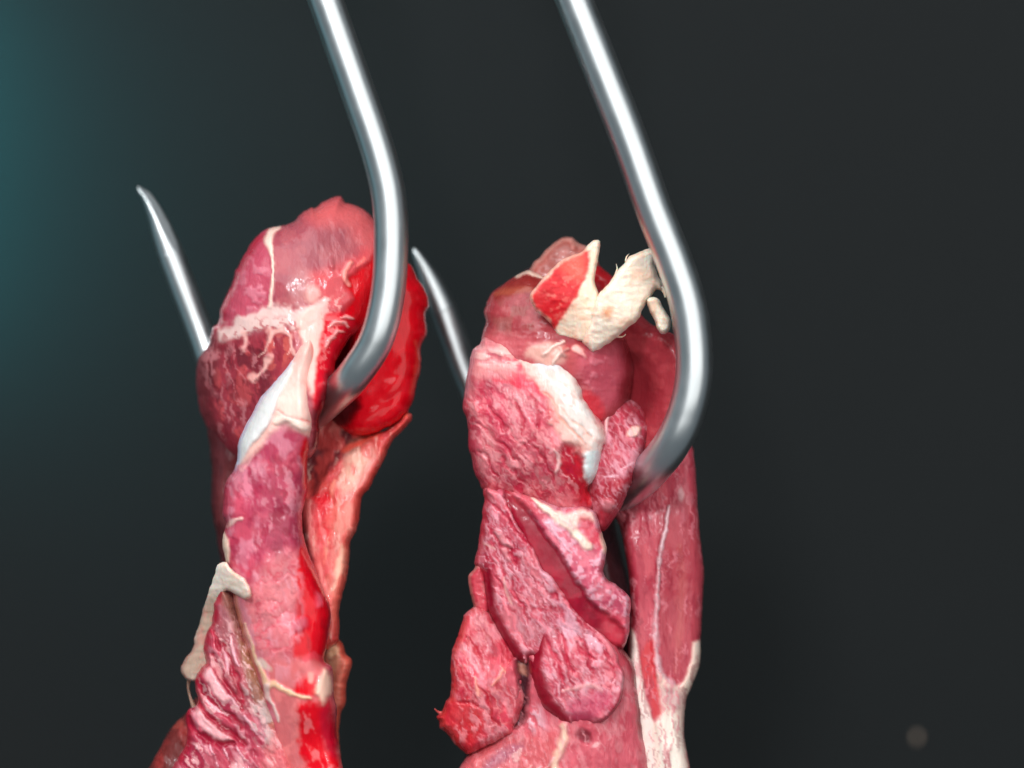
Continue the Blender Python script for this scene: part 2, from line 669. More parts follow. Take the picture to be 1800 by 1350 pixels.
fd = np.array([0.58, -0.79, 0.2])
fd /= np.linalg.norm(fd)
left_path = upper(572, 0, -13, .357, 1) + [(572, 0, -13), (625, 150, -13), (664, 265, -13), (683, 345, -13), (687.5, 430, -13),
            (681, 520, -13), (660, 600, -12.5), (620, 662, -10), (584, 698, -3), (552, 724, 5), (505, 744, 9), (460, 742, 13), (412, 708, 17), (374, 640, 19),
            (349, 575, 20), (322, 505, 20), (300, 447, 20)]
left_r = [29.6] * (len(left_path) - 6) + [29, 28, 26.5, 25, 24.3, 24]
hook(left_path, left_r, 0, [(301, 450, 20), (287, 412, 20), (272, 374, 20), (257, 345, 20), (247, 335, 20), (243, 329, 20)],
     [24.1, 20.5, 14.5, 9.5, 6.5, 3], (fd, lambda t: 1.01 - 0.88 * t),
     "steel hook whose bare tapered point rises free left of the meat")

right_path = upper(1009, 0, -13, .40, 1) + [(1009, 0, -13), (1057, 120, -13), (1104, 240, -13), (1150, 370, -13), (1186, 462, -13),
             (1209, 535, -13), (1219, 605, -13), (1219, 665, -13), (1207, 722, -12.5), (1184, 775, -11), (1150, 820, -6.5), (1110, 856, 1.5),
             (1050, 882, 9), (970, 860, 16), (905, 805, 19), (860, 740, 21), (826, 670, 22), (798, 598, 22), (778, 545, 22)]
right_r = [31.6] * (len(right_path) - 7) + [31, 30, 29, 28, 27, 26, 25]
hook(right_path, right_r, 0, [(779, 548, 22), (762, 508, 22), (747, 475, 22), (735, 452, 22), (730, 443, 22), (727, 437, 22)],
     [25.2, 21.5, 15.5, 10, 7, 3], None,
     "steel hook whose slim point pokes up between the two pieces of meat")

# ------------------------------------------------------------------ the left piece of meat
CREAM = (238, 215, 195)
WHITE = (214, 211, 208)
PALE = (240, 190, 175)
RED = (205, 8, 28)
CRIM = (160, 18, 44)
MAUVE = (186, 86, 104)
DEEP = (122, 36, 46)

left = thing("meat_cut", "raw meat folded over its hook, with a bright red lobe and white fat ridge", "meat",
             world_pts(np.array([500.]), np.array([1375.]), np.array([0.]))[0], "raw meat hung on hooks")
right = thing("meat_cut", "raw pink meat with two upright fat scraps on top and shingled flaps below", "meat",
              world_pts(np.array([1000.]), np.array([1375.]), np.array([0.]))[0], "raw meat hung on hooks")
bpy.context.view_layer.update()

# rear fold, seen as a dark strip on the left
L = Lobe([(400, 560), (368, 640), (362, 720), (368, 790), (373, 830), (371, 886), (378, 929), (387, 985), (392, 1060), (430, 1180), (560, 1180),
          (590, 1000), (610, 850), (620, 700), (600, 600), (500, 540)],
         [(380, 600, 13), (380, 1000, 13), (600, 700, 14), (580, 1100, 12)], 6, 50, (82, 34, 38), seed=11, step=4)
L.mottle((110, 48, 50), 0.6, 40, .45, .65, stretch=2, ang=90).grain(0.3, 12, 90)
L.build("rear_fold", left)

# lower rear lobe, bottom left
L = Lobe([(372, 1215), (345, 1228), (328, 1252), (313, 1268), (295, 1289), (283, 1312), (269, 1338), (258, 1390), (420, 1390), (430, 1230)],
         [(300, 1300, 8), (400, 1250, 8), (350, 1390, 7)], 6, 40, (140, 48, 46), seed=12, step=3.2)
L.mottle((95, 38, 36), 0.8, 30, .45, .6).mottle((175, 75, 65), 0.5, 24, .55, .7, seed=3).grain(0.3, 10, 60)
L.build("rear_lobe", left)

# orange side flap on the right
L = Lobe([(548, 700), (600, 735), (650, 762), (700, 740), (714, 725), (725, 727), (724, 738), (708, 756), (693, 770), (673, 813), (650, 857), (635, 874),
          (633, 900), (627, 929), (615, 952), (614, 987), (607, 1030), (598, 1070), (592, 1130), (560, 1140), (540, 1000), (525, 900), (530, 800)],
         [(560, 780, 10), (700, 740, 6), (640, 850, 5), (560, 900, 3), (605, 1000, 4), (575, 1080, 3)], 4.5, 26, (222, 86, 90), seed=13)
L.mottle((196, 70, 60), 0.6, 30, .45, .65)
L.poly([(545, 700), (600, 735), (650, 770), (620, 790), (585, 815), (560, 850), (545, 870), (535, 800)], (112, 40, 46), soft=8, rel=-1.5)  # dark pocket: shade near the hook's entry painted into the flap
L.mottle((150, 85, 90), 0.5, 24, .5, .65, seed=4, zone=[(540, 740), (600, 760), (580, 800), (545, 840)])
L.poly([(620, 790), (660, 790), (650, 830), (622, 870), (604, 875), (600, 840)], (238, 170, 156), a=.85, soft=14, warp=9)
L.blob(628, 780, 20, 12, -35, (140, 84, 70), .8)
L.line([(588, 845), (580, 900), (576, 950), (570, 990)], [6, 10, 8, 5], (236, 140, 122), soft=.8)
L.poly([(552, 872), (575, 865), (590, 885), (588, 925), (575, 950), (563, 940), (555, 910)], (214, 24, 40), a=.95, soft=7, rel=-.5)
L.line([(545, 880), (543, 920), (555, 970), (570, 1030), (582, 1060)], [8, 12, 11, 9], (236, 128, 124), rel=.3)
L.line([(560, 900), (568, 935), (575, 960)], [4, 7, 4], (235, 110, 110))
L.poly([(586, 880), (620, 875), (622, 930), (608, 1000), (600, 1060), (588, 1110), (578, 1080), (580, 1000), (582, 940)], (228, 146, 132), a=.8, soft=11, warp=8)
L.streak(100, (246, 186, 172), .6, 6, 40)
L.streak(95, (206, 30, 46), .5, 8, 50, seed=4, zone=[(540, 860), (600, 860), (590, 1000), (560, 1060)])
L.poly([(612, 800), (640, 800), (636, 830), (616, 856), (602, 862)], (238, 188, 162), a=.6, soft=12)
L.line([(604, 960), (600, 1010), (596, 1060)], [12, 16, 10], (240, 198, 168), a=.8, soft=.9)
L.line([(600, 985), (596, 1040), (588, 1090)], [14, 16, 8], (240, 186, 160), soft=.8)
L.mottle((220, 80, 76), .65, 22, .5, .66, seed=23, ang=100, stretch=1.8)
L.edge(12, (208, 66, 56), .7, toward=(1, 0.2))
L.line([(715, 727), (680, 752), (640, 775), (605, 792)], [8, 9, 10, 8], (216, 84, 70), rel=.5)
L.grain(.2, 8, 100)
L.build("side_flap", left)

# brown nub low on the right
L = Lobe([(566, 1120), (588, 1119), (603, 1132), (608, 1146), (618, 1158), (617, 1172), (613, 1191), (608, 1214), (607, 1236), (597, 1262), (594, 1300),
          (598, 1390), (550, 1390), (555, 1200)], [(600, 1150, 6), (570, 1250, 8), (590, 1380, 8)], 4.5, 26, (208, 116, 98), seed=14)
L.poly([(578, 1125), (592, 1125), (598, 1145), (592, 1180), (578, 1190)], (238, 186, 150), soft=6)
L.mottle((176, 88, 72), .6, 22, .48, .62).edge(9, (196, 66, 52), .7, toward=(1, 0))
L.grain(.3, 8)
L.build("fat_nub", left, FAT)

# bright red lobe behind the hook
L = Lobe([(640, 440), (690, 448), (720, 466), (731, 484), (746, 507), (755, 533), (748, 556), (750, 586), (739, 611), (741, 636), (736, 667),
          (728, 700), (716, 728), (690, 748), (660, 762), (625, 768), (597, 752), (578, 735), (562, 712), (575, 650), (600, 560), (620, 490)],
         [(690, 470, 8), (740, 540, 9), (720, 680, 7), (640, 745, 6), (600, 640, 12), (650, 600, 7)], 7, 55, (222, 9, 28), seed=15, jag=1.6)
L.tex[:] = .45
L.mottle((198, 5, 22), .7, 40, .42, .62).mottle((222, 30, 44), .6, 18, .58, .72, seed=2)
L.poly([(575, 560), (612, 560), (618, 620), (600, 680), (570, 715), (556, 690)], (112, 14, 24), a=.9, soft=9, rel=-1.5)  # this and the next patch paint in the shade of the hook's hole
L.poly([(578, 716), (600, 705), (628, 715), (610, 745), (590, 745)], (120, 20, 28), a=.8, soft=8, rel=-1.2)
L.line([(730, 600), (735, 640), (722, 690)], [5, 9, 5], (226, 60, 50), a=.7)
L.blob(684, 684, 19, 11, -38, None, .6, rel=1.0, soft=.8)
L.blob(655, 725, 14, 7, -25, None, .5, rel=.5, soft=.8)
L.poly([(556, 690), (590, 684), (622, 694), (630, 715), (612, 740), (588, 748), (566, 735)], (78, 14, 20), a=.9, soft=10, rel=-.8)  # deep hole's shade painted dark where the hook goes in
L.grain(.05, 9, 60)
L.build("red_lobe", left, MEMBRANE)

# upper flap
L = Lobe([(375, 574), (383, 569), (387, 543), (396, 520), (407, 498), (414, 478), (422, 464), (432, 441), (444, 421), (457, 410), (469, 402), (494, 397), (516, 391),
          (524, 382), (531, 374), (547, 366), (554, 368), (565, 356), (583, 348), (600, 345), (607, 357), (624, 361), (643, 372), (655, 383), (676, 410),
          (684, 440), (676, 480), (662, 520), (646, 560), (620, 590), (600, 615), (590, 640), (582, 680), (572, 712), (562, 740), (560, 780),
          (540, 810), (480, 825), (425, 815), (396, 790), (372, 762), (357, 736), (348, 706), (345, 667), (350, 632), (366, 608)],
         [(600, 355, 9), (520, 400, 6), (430, 470, 6), (500, 500, 1), (600, 480, 2), (660, 440, 5), (360, 650, 11), (360, 730, 12), (440, 650, 3), (510, 650, -1),
          (560, 640, -3), (590, 620, 1), (586, 665, -3), (573, 705, -7), (563, 745, -7), (500, 780, 2)], 6.5, 62, (166, 76, 84), seed=16, jag=1.8)
L.mottle((150, 68, 80), .7, 46, .42, .62).mottle((180, 94, 98), .5, 22, .52, .7, seed=5)
# top edge pinker
L.poly([(540, 372), (600, 345), (650, 375), (675, 420), (672, 470), (640, 450), (605, 400), (560, 395)], (212, 92, 92), a=.7, soft=18)
L.blob(575, 430, 50, 30, -20, (160, 92, 96), .4, soft=.9)
# outer left panel
L.poly([(383, 571), (407, 499), (444, 421), (469, 403), (478, 440), (478, 500), (474, 540), (450, 556), (420, 566), (395, 578)], (182, 72, 92), a=.9, soft=5)
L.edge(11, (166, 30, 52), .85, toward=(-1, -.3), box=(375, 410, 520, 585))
L.mottle((206, 124, 138), .6, 17, .5, .66, seed=8, rel=.3, zone=[(405, 560), (420, 500), (445, 440), (472, 430), (472, 530), (430, 555)])
L.line([(490, 399), (478, 405), (472, 418), (476, 436), (479, 455), (479, 480), (478, 505), (474, 525), (474, 538)], [9, 11, 12, 8, 6, 6, 6, 7, 9], (238, 198, 182), rel=.45, warp=3)
# orange-red to the lower right of the membrane
L.poly([(545, 480), (590, 470), (640, 440), (668, 455), (655, 500), (620, 540), (580, 545), (555, 530), (548, 505)], (218, 76, 80), a=.7, soft=14)
L.blob(583, 464, 5, 11, -15, None, .9, rel=.5)
L.blob(528, 505, 18, 26, 10, (190, 134, 130), .5, soft=.9)  # faint highlight painted on the membrane
L.poly([(608, 500), (640, 465), (672, 445), (672, 520), (640, 570), (610, 575), (605, 545), (620, 525)], (206, 4, 22), soft=6, rel=-.6)
L.line([(618, 462), (607, 475), (606, 490), (613, 500)], [6, 8, 9, 6], (240, 140, 130), rel=.4)
L.line([(640, 455), (628, 468)], 5, (236, 110, 104))
# transverse band of white fat
L.poly([(380, 578), (398, 572), (420, 560), (440, 552), (465, 545), (474, 530), (488, 532), (510, 540), (540, 540), (562, 530), (580, 528), (572, 545), (560, 560),
        (535, 568), (520, 575), (500, 574), (478, 580), (450, 578), (432, 590), (410, 592), (392, 598), (384, 596)], (224, 192, 184), a=.85, soft=7, warp=11, rel=.2, tex=.5)
L.mottle((168, 62, 70), .75, 9, .54, .66, seed=33, zone=[(385, 580), (440, 562), (520, 560), (560, 556), (530, 590), (450, 592), (390, 600)])
L.poly([(535, 545), (560, 540), (575, 552), (570, 590), (562, 640), (556, 700), (545, 690), (532, 650), (530, 600), (522, 570)], (240, 184, 172), a=.95, soft=6, rel=.3)
L.blob(550, 518, 12, 15, 10, (240, 178, 168), .8, rel=.3)
L.mottle((244, 180, 172), .7, 11, .5, .62, seed=35, zone=[(540, 505), (600, 520), (600, 560), (560, 580), (540, 540)])
# dark muscle below the band
L.poly([(366, 608), (392, 600), (432, 594), (470, 585), (515, 590), (520, 640), (500, 650), (470, 690), (440, 740), (420, 830), (390, 800), (350, 740), (340, 667)],
       (146, 46, 58), soft=6, warp=7)
L.mottle((108, 32, 42), .85, 26, .45, .62, seed=9, ang=80, stretch=1.8, zone=[(350, 620), (470, 600), (480, 680), (430, 780), (360, 760)], rel=-.35)
L.mottle((186, 72, 74), .7, 20, .54, .68, seed=10, ang=80, stretch=1.8, zone=[(370, 620), (520, 590), (500, 680), (430, 790), (370, 740)], rel=.2)
L.poly([(345, 640), (372, 590), (385, 640), (375, 700), (385, 770), (360, 745), (345, 700)], (92, 40, 44), a=.75, soft=12)  # left side painted darker, as the shade where it turns from the light
L.mottle((190, 84, 76), .8, 14, .52, .62, seed=21, zone=[(470, 590), (515, 585), (515, 630), (475, 660)])
WB = (234, 176, 166)
L.lines([[(428, 585), (430, 600), (430, 615)], [(476, 580), (470, 600), (464, 615), (453, 628)], [(494, 580), (478, 588), (472, 604)],
         [(474, 625), (470, 640), (462, 652), (450, 660), (442, 668)], [(494, 582), (510, 590), (512, 610), (506, 622)],
         [(512, 610), (520, 625), (515, 635)]], [7, 5, 3], WB, a=.8, soft=.9, rel=.08, warp=6)
L.blob(444, 664, 9, 8, 0, (228, 160, 152), .9, warp=5)
# red flesh with pale curls beside the hook
L.poly([(575, 552), (605, 548), (625, 565), (610, 595), (592, 640), (584, 690), (570, 720), (553, 725), (552, 680), (560, 620)], (214, 16, 40), soft=5)
L.mottle((240, 120, 120), .9, 10, .54, .64, seed=12, zone=[(565, 555), (600, 560), (585, 640), (560, 650)])
L.lines([[(578, 575), (592, 566), (608, 568), (612, 576)], [(584, 590), (595, 582), (606, 584)], [(572, 610), (580, 596), (590, 592)], [(600, 560), (610, 557), (622, 560)]],
        [4, 6, 4], (236, 150, 146), rel=.4)
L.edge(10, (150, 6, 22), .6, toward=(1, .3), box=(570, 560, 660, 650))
L.edge(13, (92, 8, 18), .85, toward=(1, .3), box=(540, 650, 620, 790), tex=.4)  # slit's shade painted along the rim where the hook enters
L.streak(80, (206, 128, 132), .5, 5, 28, zone=[(350, 610), (520, 590), (480, 720), (380, 780)])
L.streak(80, (112, 30, 42), .6, 5, 24, seed=6, zone=[(350, 610), (500, 590), (480, 720), (380, 780)], rel=-.2)
L.streak(-40, (150, 78, 88), .2, 9, 50, seed=8, zone=[(480, 410), (600, 370), (640, 440), (560, 520), (485, 530)], rel=-.1)
L.grain(.08, 5, 70)
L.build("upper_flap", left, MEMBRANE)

# pale tendon strip and front strip of muscle
L = Lobe([(509, 634), (524, 608), (545, 596), (555, 620), (551, 655), (549, 680), (551, 727), (552, 752), (548, 778), (541, 802), (540, 830), (540, 860), (536, 884), (531, 906),
          (534, 943), (540, 965), (549, 987), (556, 1004), (570, 1040), (581, 1073), (580, 1100), (577, 1122), (569, 1160), (584, 1174), (587, 1220), (592, 1249), (592, 1292),
          (598, 1390), (470, 1390), (462, 1307), (455, 1240), (440, 1170), (425, 1120), (410, 1060), (405, 1030), (396, 987), (391, 955), (392, 937),
          (398, 920), (391, 903), (393, 871), (399, 842), (412, 822), (422, 772), (439, 732), (462, 694), (486, 663)],
         [(520, 640, -4), (460, 720, -4), (530, 730, -6), (420, 820, -3), (480, 860, -6), (530, 880, -4), (400, 930, -3), (470, 1000, -6), (545, 1000, -4), (430, 1120, -3), (510, 1120, -7),
          (570, 1100, -4), (470, 1250, -2), (475, 1340, 1), (495, 1390, 0), (530, 1250, -7), (585, 1300, -4), (540, 1390, -6)], 6, 46, (188, 72, 92), seed=17, jag=1.2)
L.mottle((160, 52, 78), .75, 34, .44, .62).mottle((206, 126, 142), .7, 22, .52, .68, seed=2, ang=70, stretch=1.6)
L.mottle((150, 20, 52), .6, 18, .60, .74, seed=7, zone=[(400, 830), (530, 800), (530, 980), (400, 980)], rel=-.1)
# pinker lower bulge
L.poly([(470, 985), (530, 970), (545, 1020), (520, 1080), (530, 1130), (500, 1165), (450, 1160), (430, 1100), (425, 1050), (450, 1020)], (212, 118, 122), a=.8, soft=16)
L.fibre(-14, 13, 44, (198, 44, 70), .6, .16, -.28, seed=21, zone=[(430, 1000), (525, 980), (522, 1150), (450, 1150)], gate=.42, warp=14)
L.fibre(-30, 9, 22, (232, 134, 136), .45, .16, .2, seed=22, zone=[(430, 1040), (525, 1020), (522, 1160), (450, 1160)], gate=.45, warp=12)
L.fibre(75, 15, 50, (158, 34, 62), .5, .14, -.10, seed=23, zone=[(400, 820), (530, 790), (530, 990), (400, 990)], gate=.5, warp=12)
# white ridge and pale strip
L.poly([(505, 628), (548, 590), (556, 640), (550, 690), (552, 735), (545, 765), (520, 755), (498, 742), (480, 760), (455, 790), (425, 815), (418, 790), (440, 730), (470, 690)],
       (236, 182, 170), soft=7, rel=.35)
L.blob(514, 716, 26, 30, 20, (238, 202, 188), .8, soft=.7, rel=.3)
L.line([(486, 742), (500, 735), (522, 746), (540, 752)], [9, 12, 11, 9], (238, 206, 192), rel=.5, warp=2)
L.line([(486, 720), (500, 728), (525, 738), (545, 742)], [2, 3, 3, 2], (226, 120, 116), a=.7, rel=-.4)
L.poly([(511, 632), (516, 640), (503, 672), (488, 700), (478, 735), (462, 762), (440, 785), (425, 808), (414, 820), (420, 780), (438, 733), (460, 697), (485, 664)], WHITE, soft=4, warp=2.5, rel=.7)
L.edge(5, (206, 204, 226), .8, toward=(-1, -.4), box=(405, 620, 530, 830))
L.line([(418, 818), (426, 826), (446, 800)], [3, 5, 3], (230, 160, 160), a=.7)
L.line([(549, 600), (552, 690), (551, 760)], [5, 5, 5], (242, 150, 140), a=.8)
# red cut face down the right edge
L.poly([(538, 770), (545, 785), (541, 830), (541, 862), (535, 858), (531, 820), (528, 790)], RED, soft=4)
L.line([(540, 862), (532, 905), (535, 950), (545, 990)], [6, 4, 5, 6], (186, 20, 48))
L.poly([(530, 960), (538, 965), (552, 1000), (572, 1045), (581, 1073), (578, 1115), (568, 1160), (560, 1180), (550, 1160), (535, 1160), (518, 1156), (517, 1120), (522, 1080), (521, 1030), (524, 990)],
       (206, 4, 26), soft=5, warp=5)
L.poly([(556, 1040), (568, 1050), (566, 1064), (556, 1070)], (224, 92, 110), a=.8, soft=5)
L.blob(528, 1098, 15, 11, -40, (186, 84, 100), .8, rel=.6)
L.line([(532, 970), (552, 1010), (562, 1030)], [3, 4, 3], (236, 100, 100), a=.8)
# lower part: pinkish orange, red stripe, white knob
L.poly([(455, 1165), (510, 1160), (570, 1165), (590, 1250), (598, 1390), (470, 1390), (485, 1290), (478, 1230), (460, 1190)], (212, 108, 108), a=.9, soft=10)
L.mottle((236, 130, 128), .6, 20, .5, .68, seed=13, zone=[(470, 1190), (540, 1200), (540, 1380), (480, 1380)])
L.poly([(522, 1205), (540, 1192), (556, 1196), (560, 1215), (575, 1225), (582, 1250), (590, 1300), (592, 1390), (550, 1390), (535, 1340), (526, 1290), (524, 1250), (535, 1235), (560, 1232), (560, 1222), (525, 1225)],
       (212, 2, 26), soft=9, warp=12)
L.mottle((230, 112, 114), .75, 15, .54, .66, seed=41, ang=80, stretch=1.8, zone=[(520, 1225), (590, 1225), (594, 1390), (530, 1390)])
L.mottle((160, 4, 26), .6, 22, .5, .66, seed=42, ang=80, stretch=1.8, zone=[(520, 1000), (585, 1060), (580, 1160), (515, 1160)])
L.poly([(566, 1228), (580, 1225), (592, 1270), (592, 1330), (575, 1320), (562, 1280)], (178, 10, 40), a=.85, soft=9)
L.line([(535, 1160), (555, 1150), (570, 1165)], [10, 12, 8], (214, 60, 74), a=.8)
L.poly([(571, 1178), (582, 1190), (585, 1212), (577, 1222), (566, 1236), (560, 1225), (555, 1216), (562, 1200)], (240, 196, 174), soft=6, warp=6, rel=.5)
L.line([(546, 1188), (547, 1196)], [9, 9], (240, 150, 140))
YEL = (232, 186, 150)
L.line([(430, 1095), (440, 1125), (450, 1160), (464, 1190), (470, 1205), (482, 1203), (500, 1214), (520, 1222), (545, 1228)], [3, 4, 6, 8, 12, 10, 9, 7, 4], YEL, rel=.4)
L.line([(468, 1205), (470, 1225), (480, 1238), (487, 1255), (490, 1268)], [8, 6, 5, 5, 3], (226, 190, 182), rel=.35)
L.blob(462, 1168, 16, 6, 35, (214, 196, 178), .8)
L.edge(9, (186, 120, 84), .75, toward=(-1, .3), box=(410, 1040, 500, 1260))
L.line([(391, 937), (396, 955), (399, 985)], [10, 12, 10], (240, 206, 184), rel=.5)
L.line([(399, 925), (412, 915), (425, 912)], [5, 7, 4], (238, 186, 178), rel=.3)
L.edge(6, (170, 40, 62), .6, toward=(-1, 0), box=(385, 820, 430, 935))
L.streak(78, (222, 150, 162), .45, 6, 30, zone=[(395, 820), (530, 790), (530, 1200), (440, 1200)])
L.grain(.06, 7, 75, 2.5)
L.build("front_strip", left, MEMBRANE)

# lower-left muscle with slashes
L = Lobe([(384, 1036), (396, 1033), (413, 1050), (420, 1084), (434, 1122), (448, 1151), (476, 1226), (496, 1275), (510, 1390), (290, 1390), (316, 1330), (329, 1304), (326, 1264),
          (332, 1250), (346, 1240), (347, 1222), (340, 1196), (352, 1176), (362, 1162), (358, 1140), (364, 1112), (372, 1098), (378, 1060)],
         [(395, 1045, -2), (360, 1150, -1), (430, 1150, -2), (340, 1270, -1), (470, 1270, -3), (420, 1220, -4), (320, 1390, -2), (480, 1390, -4)], 5, 34, (182, 66, 84), seed=18, jag=2.2)
L.mottle((150, 36, 60), .8, 20, .46, .62, ang=58, stretch=2.6, rel=-.3).mottle((212, 140, 150), .6, 14, .55, .68, seed=3, ang=58, stretch=2.8)
L.poly([(382, 1038), (400, 1036), (415, 1060), (428, 1122), (446, 1155), (470, 1226), (492, 1280), (470, 1275), (440, 1220), (425, 1170), (412, 1110), (398, 1075), (388, 1060)], (140, 92, 78), a=.9, soft=8)
L.poly([(424, 1130), (440, 1145), (462, 1200), (480, 1260), (492, 1300), (478, 1282), (456, 1220), (432, 1170)], (150, 98, 64), a=.6, soft=8)
L.poly([(392, 1060), (404, 1085), (415, 1130), (425, 1190), (440, 1240), (420, 1250), (405, 1200), (390, 1150), (380, 1100)], (152, 84, 88), a=.8, soft=10)
L.mottle((196, 170, 166), .8, 10, .52, .64, seed=14, ang=58, stretch=2.2, rel=.3, zone=[(430, 1205), (452, 1190), (490, 1280), (480, 1330), (440, 1280)])
PK = (226, 160, 164)
L.poly([(362, 1168), (370, 1172), (382, 1192), (396, 1214), (404, 1230), (392, 1232), (378, 1220), (366, 1200), (356, 1184)], PK, soft=4, rel=.35)
L.poly([(346, 1232), (352, 1238), (366, 1264), (384, 1282), (405, 1292), (408, 1302), (384, 1300), (362, 1286), (346, 1264), (340, 1246)], PK, soft=4, rel=.35)
L.lines([[(352, 1200), (364, 1225), (385, 1248), (412, 1262), (424, 1280)], [(346, 1225), (362, 1256), (392, 1280), (416, 1296), (430, 1310)], [(332, 1262), (350, 1290), (380, 1304), (410, 1308)],
         [(374, 1150), (388, 1185), (410, 1222), (424, 1245)], [(392, 1130), (404, 1165), (420, 1205), (428, 1235)], [(378, 1110), (386, 1140)]],
        [7, 12, 8], (158, 20, 48), a=.9, rel=-.9, warp=4)
L.lines([[(392, 1140), (399, 1160), (402, 1184)], [(404, 1120), (412, 1150), (420, 1172)], [(402, 1222), (412, 1235), (420, 1245)], [(364, 1232), (384, 1250), (400, 1256)],
         [(394, 1312), (402, 1335)], [(430, 1260), (440, 1274), (452, 1292)], [(416, 1312), (430, 1335)], [(345, 1312), (365, 1345)], [(370, 1310), (384, 1350)]], [3, 5, 2], (224, 166, 176), a=.9, rel=.4)
L.mottle((150, 30, 56), .7, 12, .5, .62, seed=15, ang=55, stretch=3, rel=-.35, zone=[(320, 1300), (500, 1310), (505, 1390), (300, 1390)])
L.poly([(480, 1275), (520, 1280), (520, 1395), (462, 1395), (468, 1320)], (216, 112, 114), a=.7, soft=14, warp=10)
L.streak(58, (232, 176, 176), .6, 5, 24)
L.edge(9, (172, 26, 48), .8, toward=(-1, .4))
L.grain(.2, 6, 58, 2.5)
L.build("lower_muscle", left)

# cream sheet of fat at the left
L = Lobe([(381, 999), (387, 991), (397, 990), (404, 1000), (418, 1010), (430, 1018), (438, 1034), (440, 1048), (430, 1055), (420, 1048), (410, 1042), (398, 1037), (392, 1044), (394, 1068), (390, 1085),
          (384, 1112), (378, 1140), (372, 1160), (358, 1186), (334, 1197), (320, 1186), (317, 1174), (326, 1156), (338, 1139), (344, 1118), (350, 1096), (358, 1070), (364, 1050), (374, 1022)],
         [(410, 1025, -9), (385, 1005, -6), (435, 1045, -11), (370, 1060, 1), (345, 1130, 3), (325, 1180, 3)], 1.7, 12, (240, 222, 206), seed=19, jag=1.7, prof=2.0)
L.mottle((228, 196, 172), .5, 16, .46, .62).mottle((246, 224, 208), .6, 10, .55, .68, seed=2)
L.poly([(360, 1050), (398, 1052), (390, 1110), (370, 1170), (330, 1200), (308, 1176), (334, 1130)], (176, 146, 128), a=.95, soft=12)
L.mottle((200, 120, 112), .5, 12, .54, .68, seed=5, ang=-70, stretch=2.5, zone=[(360, 1050), (390, 1060), (370, 1170), (325, 1190)])
L.edge(4, (170, 110, 100), .6, toward=(-1, .3), box=(310, 1130, 360, 1200))
L.edge(5, (224, 150, 130), .6, toward=(1, .3), box=(400, 1000, 450, 1060))
L.grain(.25, 7)
L.build("fat_sheet", left, FAT)

# ------------------------------------------------------------------ the right piece of meat
# core behind everything
L = Lobe([(860, 560), (940, 470), (1060, 500), (1120, 620), (1110, 800), (1080, 900), (1110, 1050), (1125, 1200), (1140, 1390), (830, 1390), (840, 1250), (860, 1100), (865, 900), (840, 750)],
         [(900, 550, 15), (1080, 600, 16), (1085, 900, 15), (1000, 1390, 12), (850, 900, 14)], 6, 60, (92, 46, 52), seed=31, step=5)
L.mottle((60, 30, 38), .7, 40, .45, .65, ang=80, stretch=2).grain(.3, 12, 80)
L.build("core", right)

# long smooth muscle with tendons on the right
L = Lobe([(1062, 905), (1082, 880), (1100, 860), (1130, 825), (1170, 790), (1212, 782), (1221, 808), (1224, 850), (1227, 895), (1232, 955), (1237, 1000), (1235.5, 1045), (1232, 1125),
          (1230, 1167), (1222, 1192), (1213, 1212), (1206, 1232), (1202, 1290), (1211, 1390), (1128, 1390), (1115, 1275), (1106, 1215), (1102, 1161), (1104, 1113), (1108, 1060), (1104, 1005), (1097, 960), (1089, 925), (1078, 908)],
         [(1110, 860, 8), (1200, 800, 7), (1170, 950, 4), (1225, 1000, 7), (1115, 1080, 5), (1170, 1200, 4), (1170, 1390, 4), (1220, 1160, 7)], 3.6, 30, (190, 72, 86), seed=32, jag=.6)
L.mottle((164, 46, 64), .6, 24, .45, .65, ang=88, stretch=4).mottle((204, 88, 98), .6, 16, .55, .7, seed=3, ang=88, stretch=4)
L.poly([(1160, 900), (1225, 880), (1236, 1000), (1230, 1120), (1212, 1200), (1185, 1208), (1165, 1170), (1156, 1100), (1158, 1000)], (160, 56, 66), a=.6, soft=8)
L.line([(1195, 960), (1198, 1040), (1192, 1130), (1188, 1180)], [10, 14, 10, 6], (190, 92, 92), a=.6, soft=.9)
L.line([(1176, 890), (1170, 930), (1162, 965), (1157, 1010), (1155, 1060), (1152, 1110), (1152, 1150), (1160, 1185), (1176, 1204)], [3, 6, 7, 6, 7, 8, 11, 14, 16], (220, 186, 190), a=.9, soft=.8, rel=.6, warp=2.5)
L.blob(1197, 868, 5, 13, -5, (206, 150, 152), .9)
L.poly([(1110, 1105), (1120, 1130), (1128, 1190), (1140, 1240), (1158, 1300), (1170, 1390), (1136, 1390), (1126, 1280), (1114, 1210), (1108, 1150)], (240, 214, 204), soft=4, warp=2, rel=.4)
L.poly([(1127, 1150), (1148, 1120), (1152, 1170), (1158, 1210), (1164, 1260), (1150, 1262), (1140, 1220), (1130, 1185)], (200, 52, 60), soft=5, warp=2)
L.poly([(1156, 1180), (1180, 1206), (1205, 1200), (1216, 1212), (1206, 1235), (1202, 1290), (1212, 1395), (1160, 1395), (1152, 1330), (1148, 1270), (1162, 1265), (1160, 1225)], (228, 194, 180), soft=5, warp=3, rel=.3)
L.poly([(1160, 1265), (1182, 1250), (1196, 1290), (1204, 1390), (1168, 1390), (1156, 1320)], (240, 226, 212), a=.9, soft=10)
L.poly([(1164, 1212), (1190, 1210), (1200, 1222), (1196, 1245), (1175, 1245)], (190, 150, 150), a=.7, soft=9)
L.poly([(1219, 1130), (1233, 1124), (1231, 1167), (1214, 1210), (1198, 1208), (1210, 1180), (1216, 1155)], (236, 208, 192), soft=4, warp=2, rel=.4)
L.poly([(1060, 905), (1085, 870), (1120, 850), (1125, 880), (1100, 930), (1080, 940)], (96, 26, 34), a=.85, soft=12)  # painted shade where the hook's end sinks in
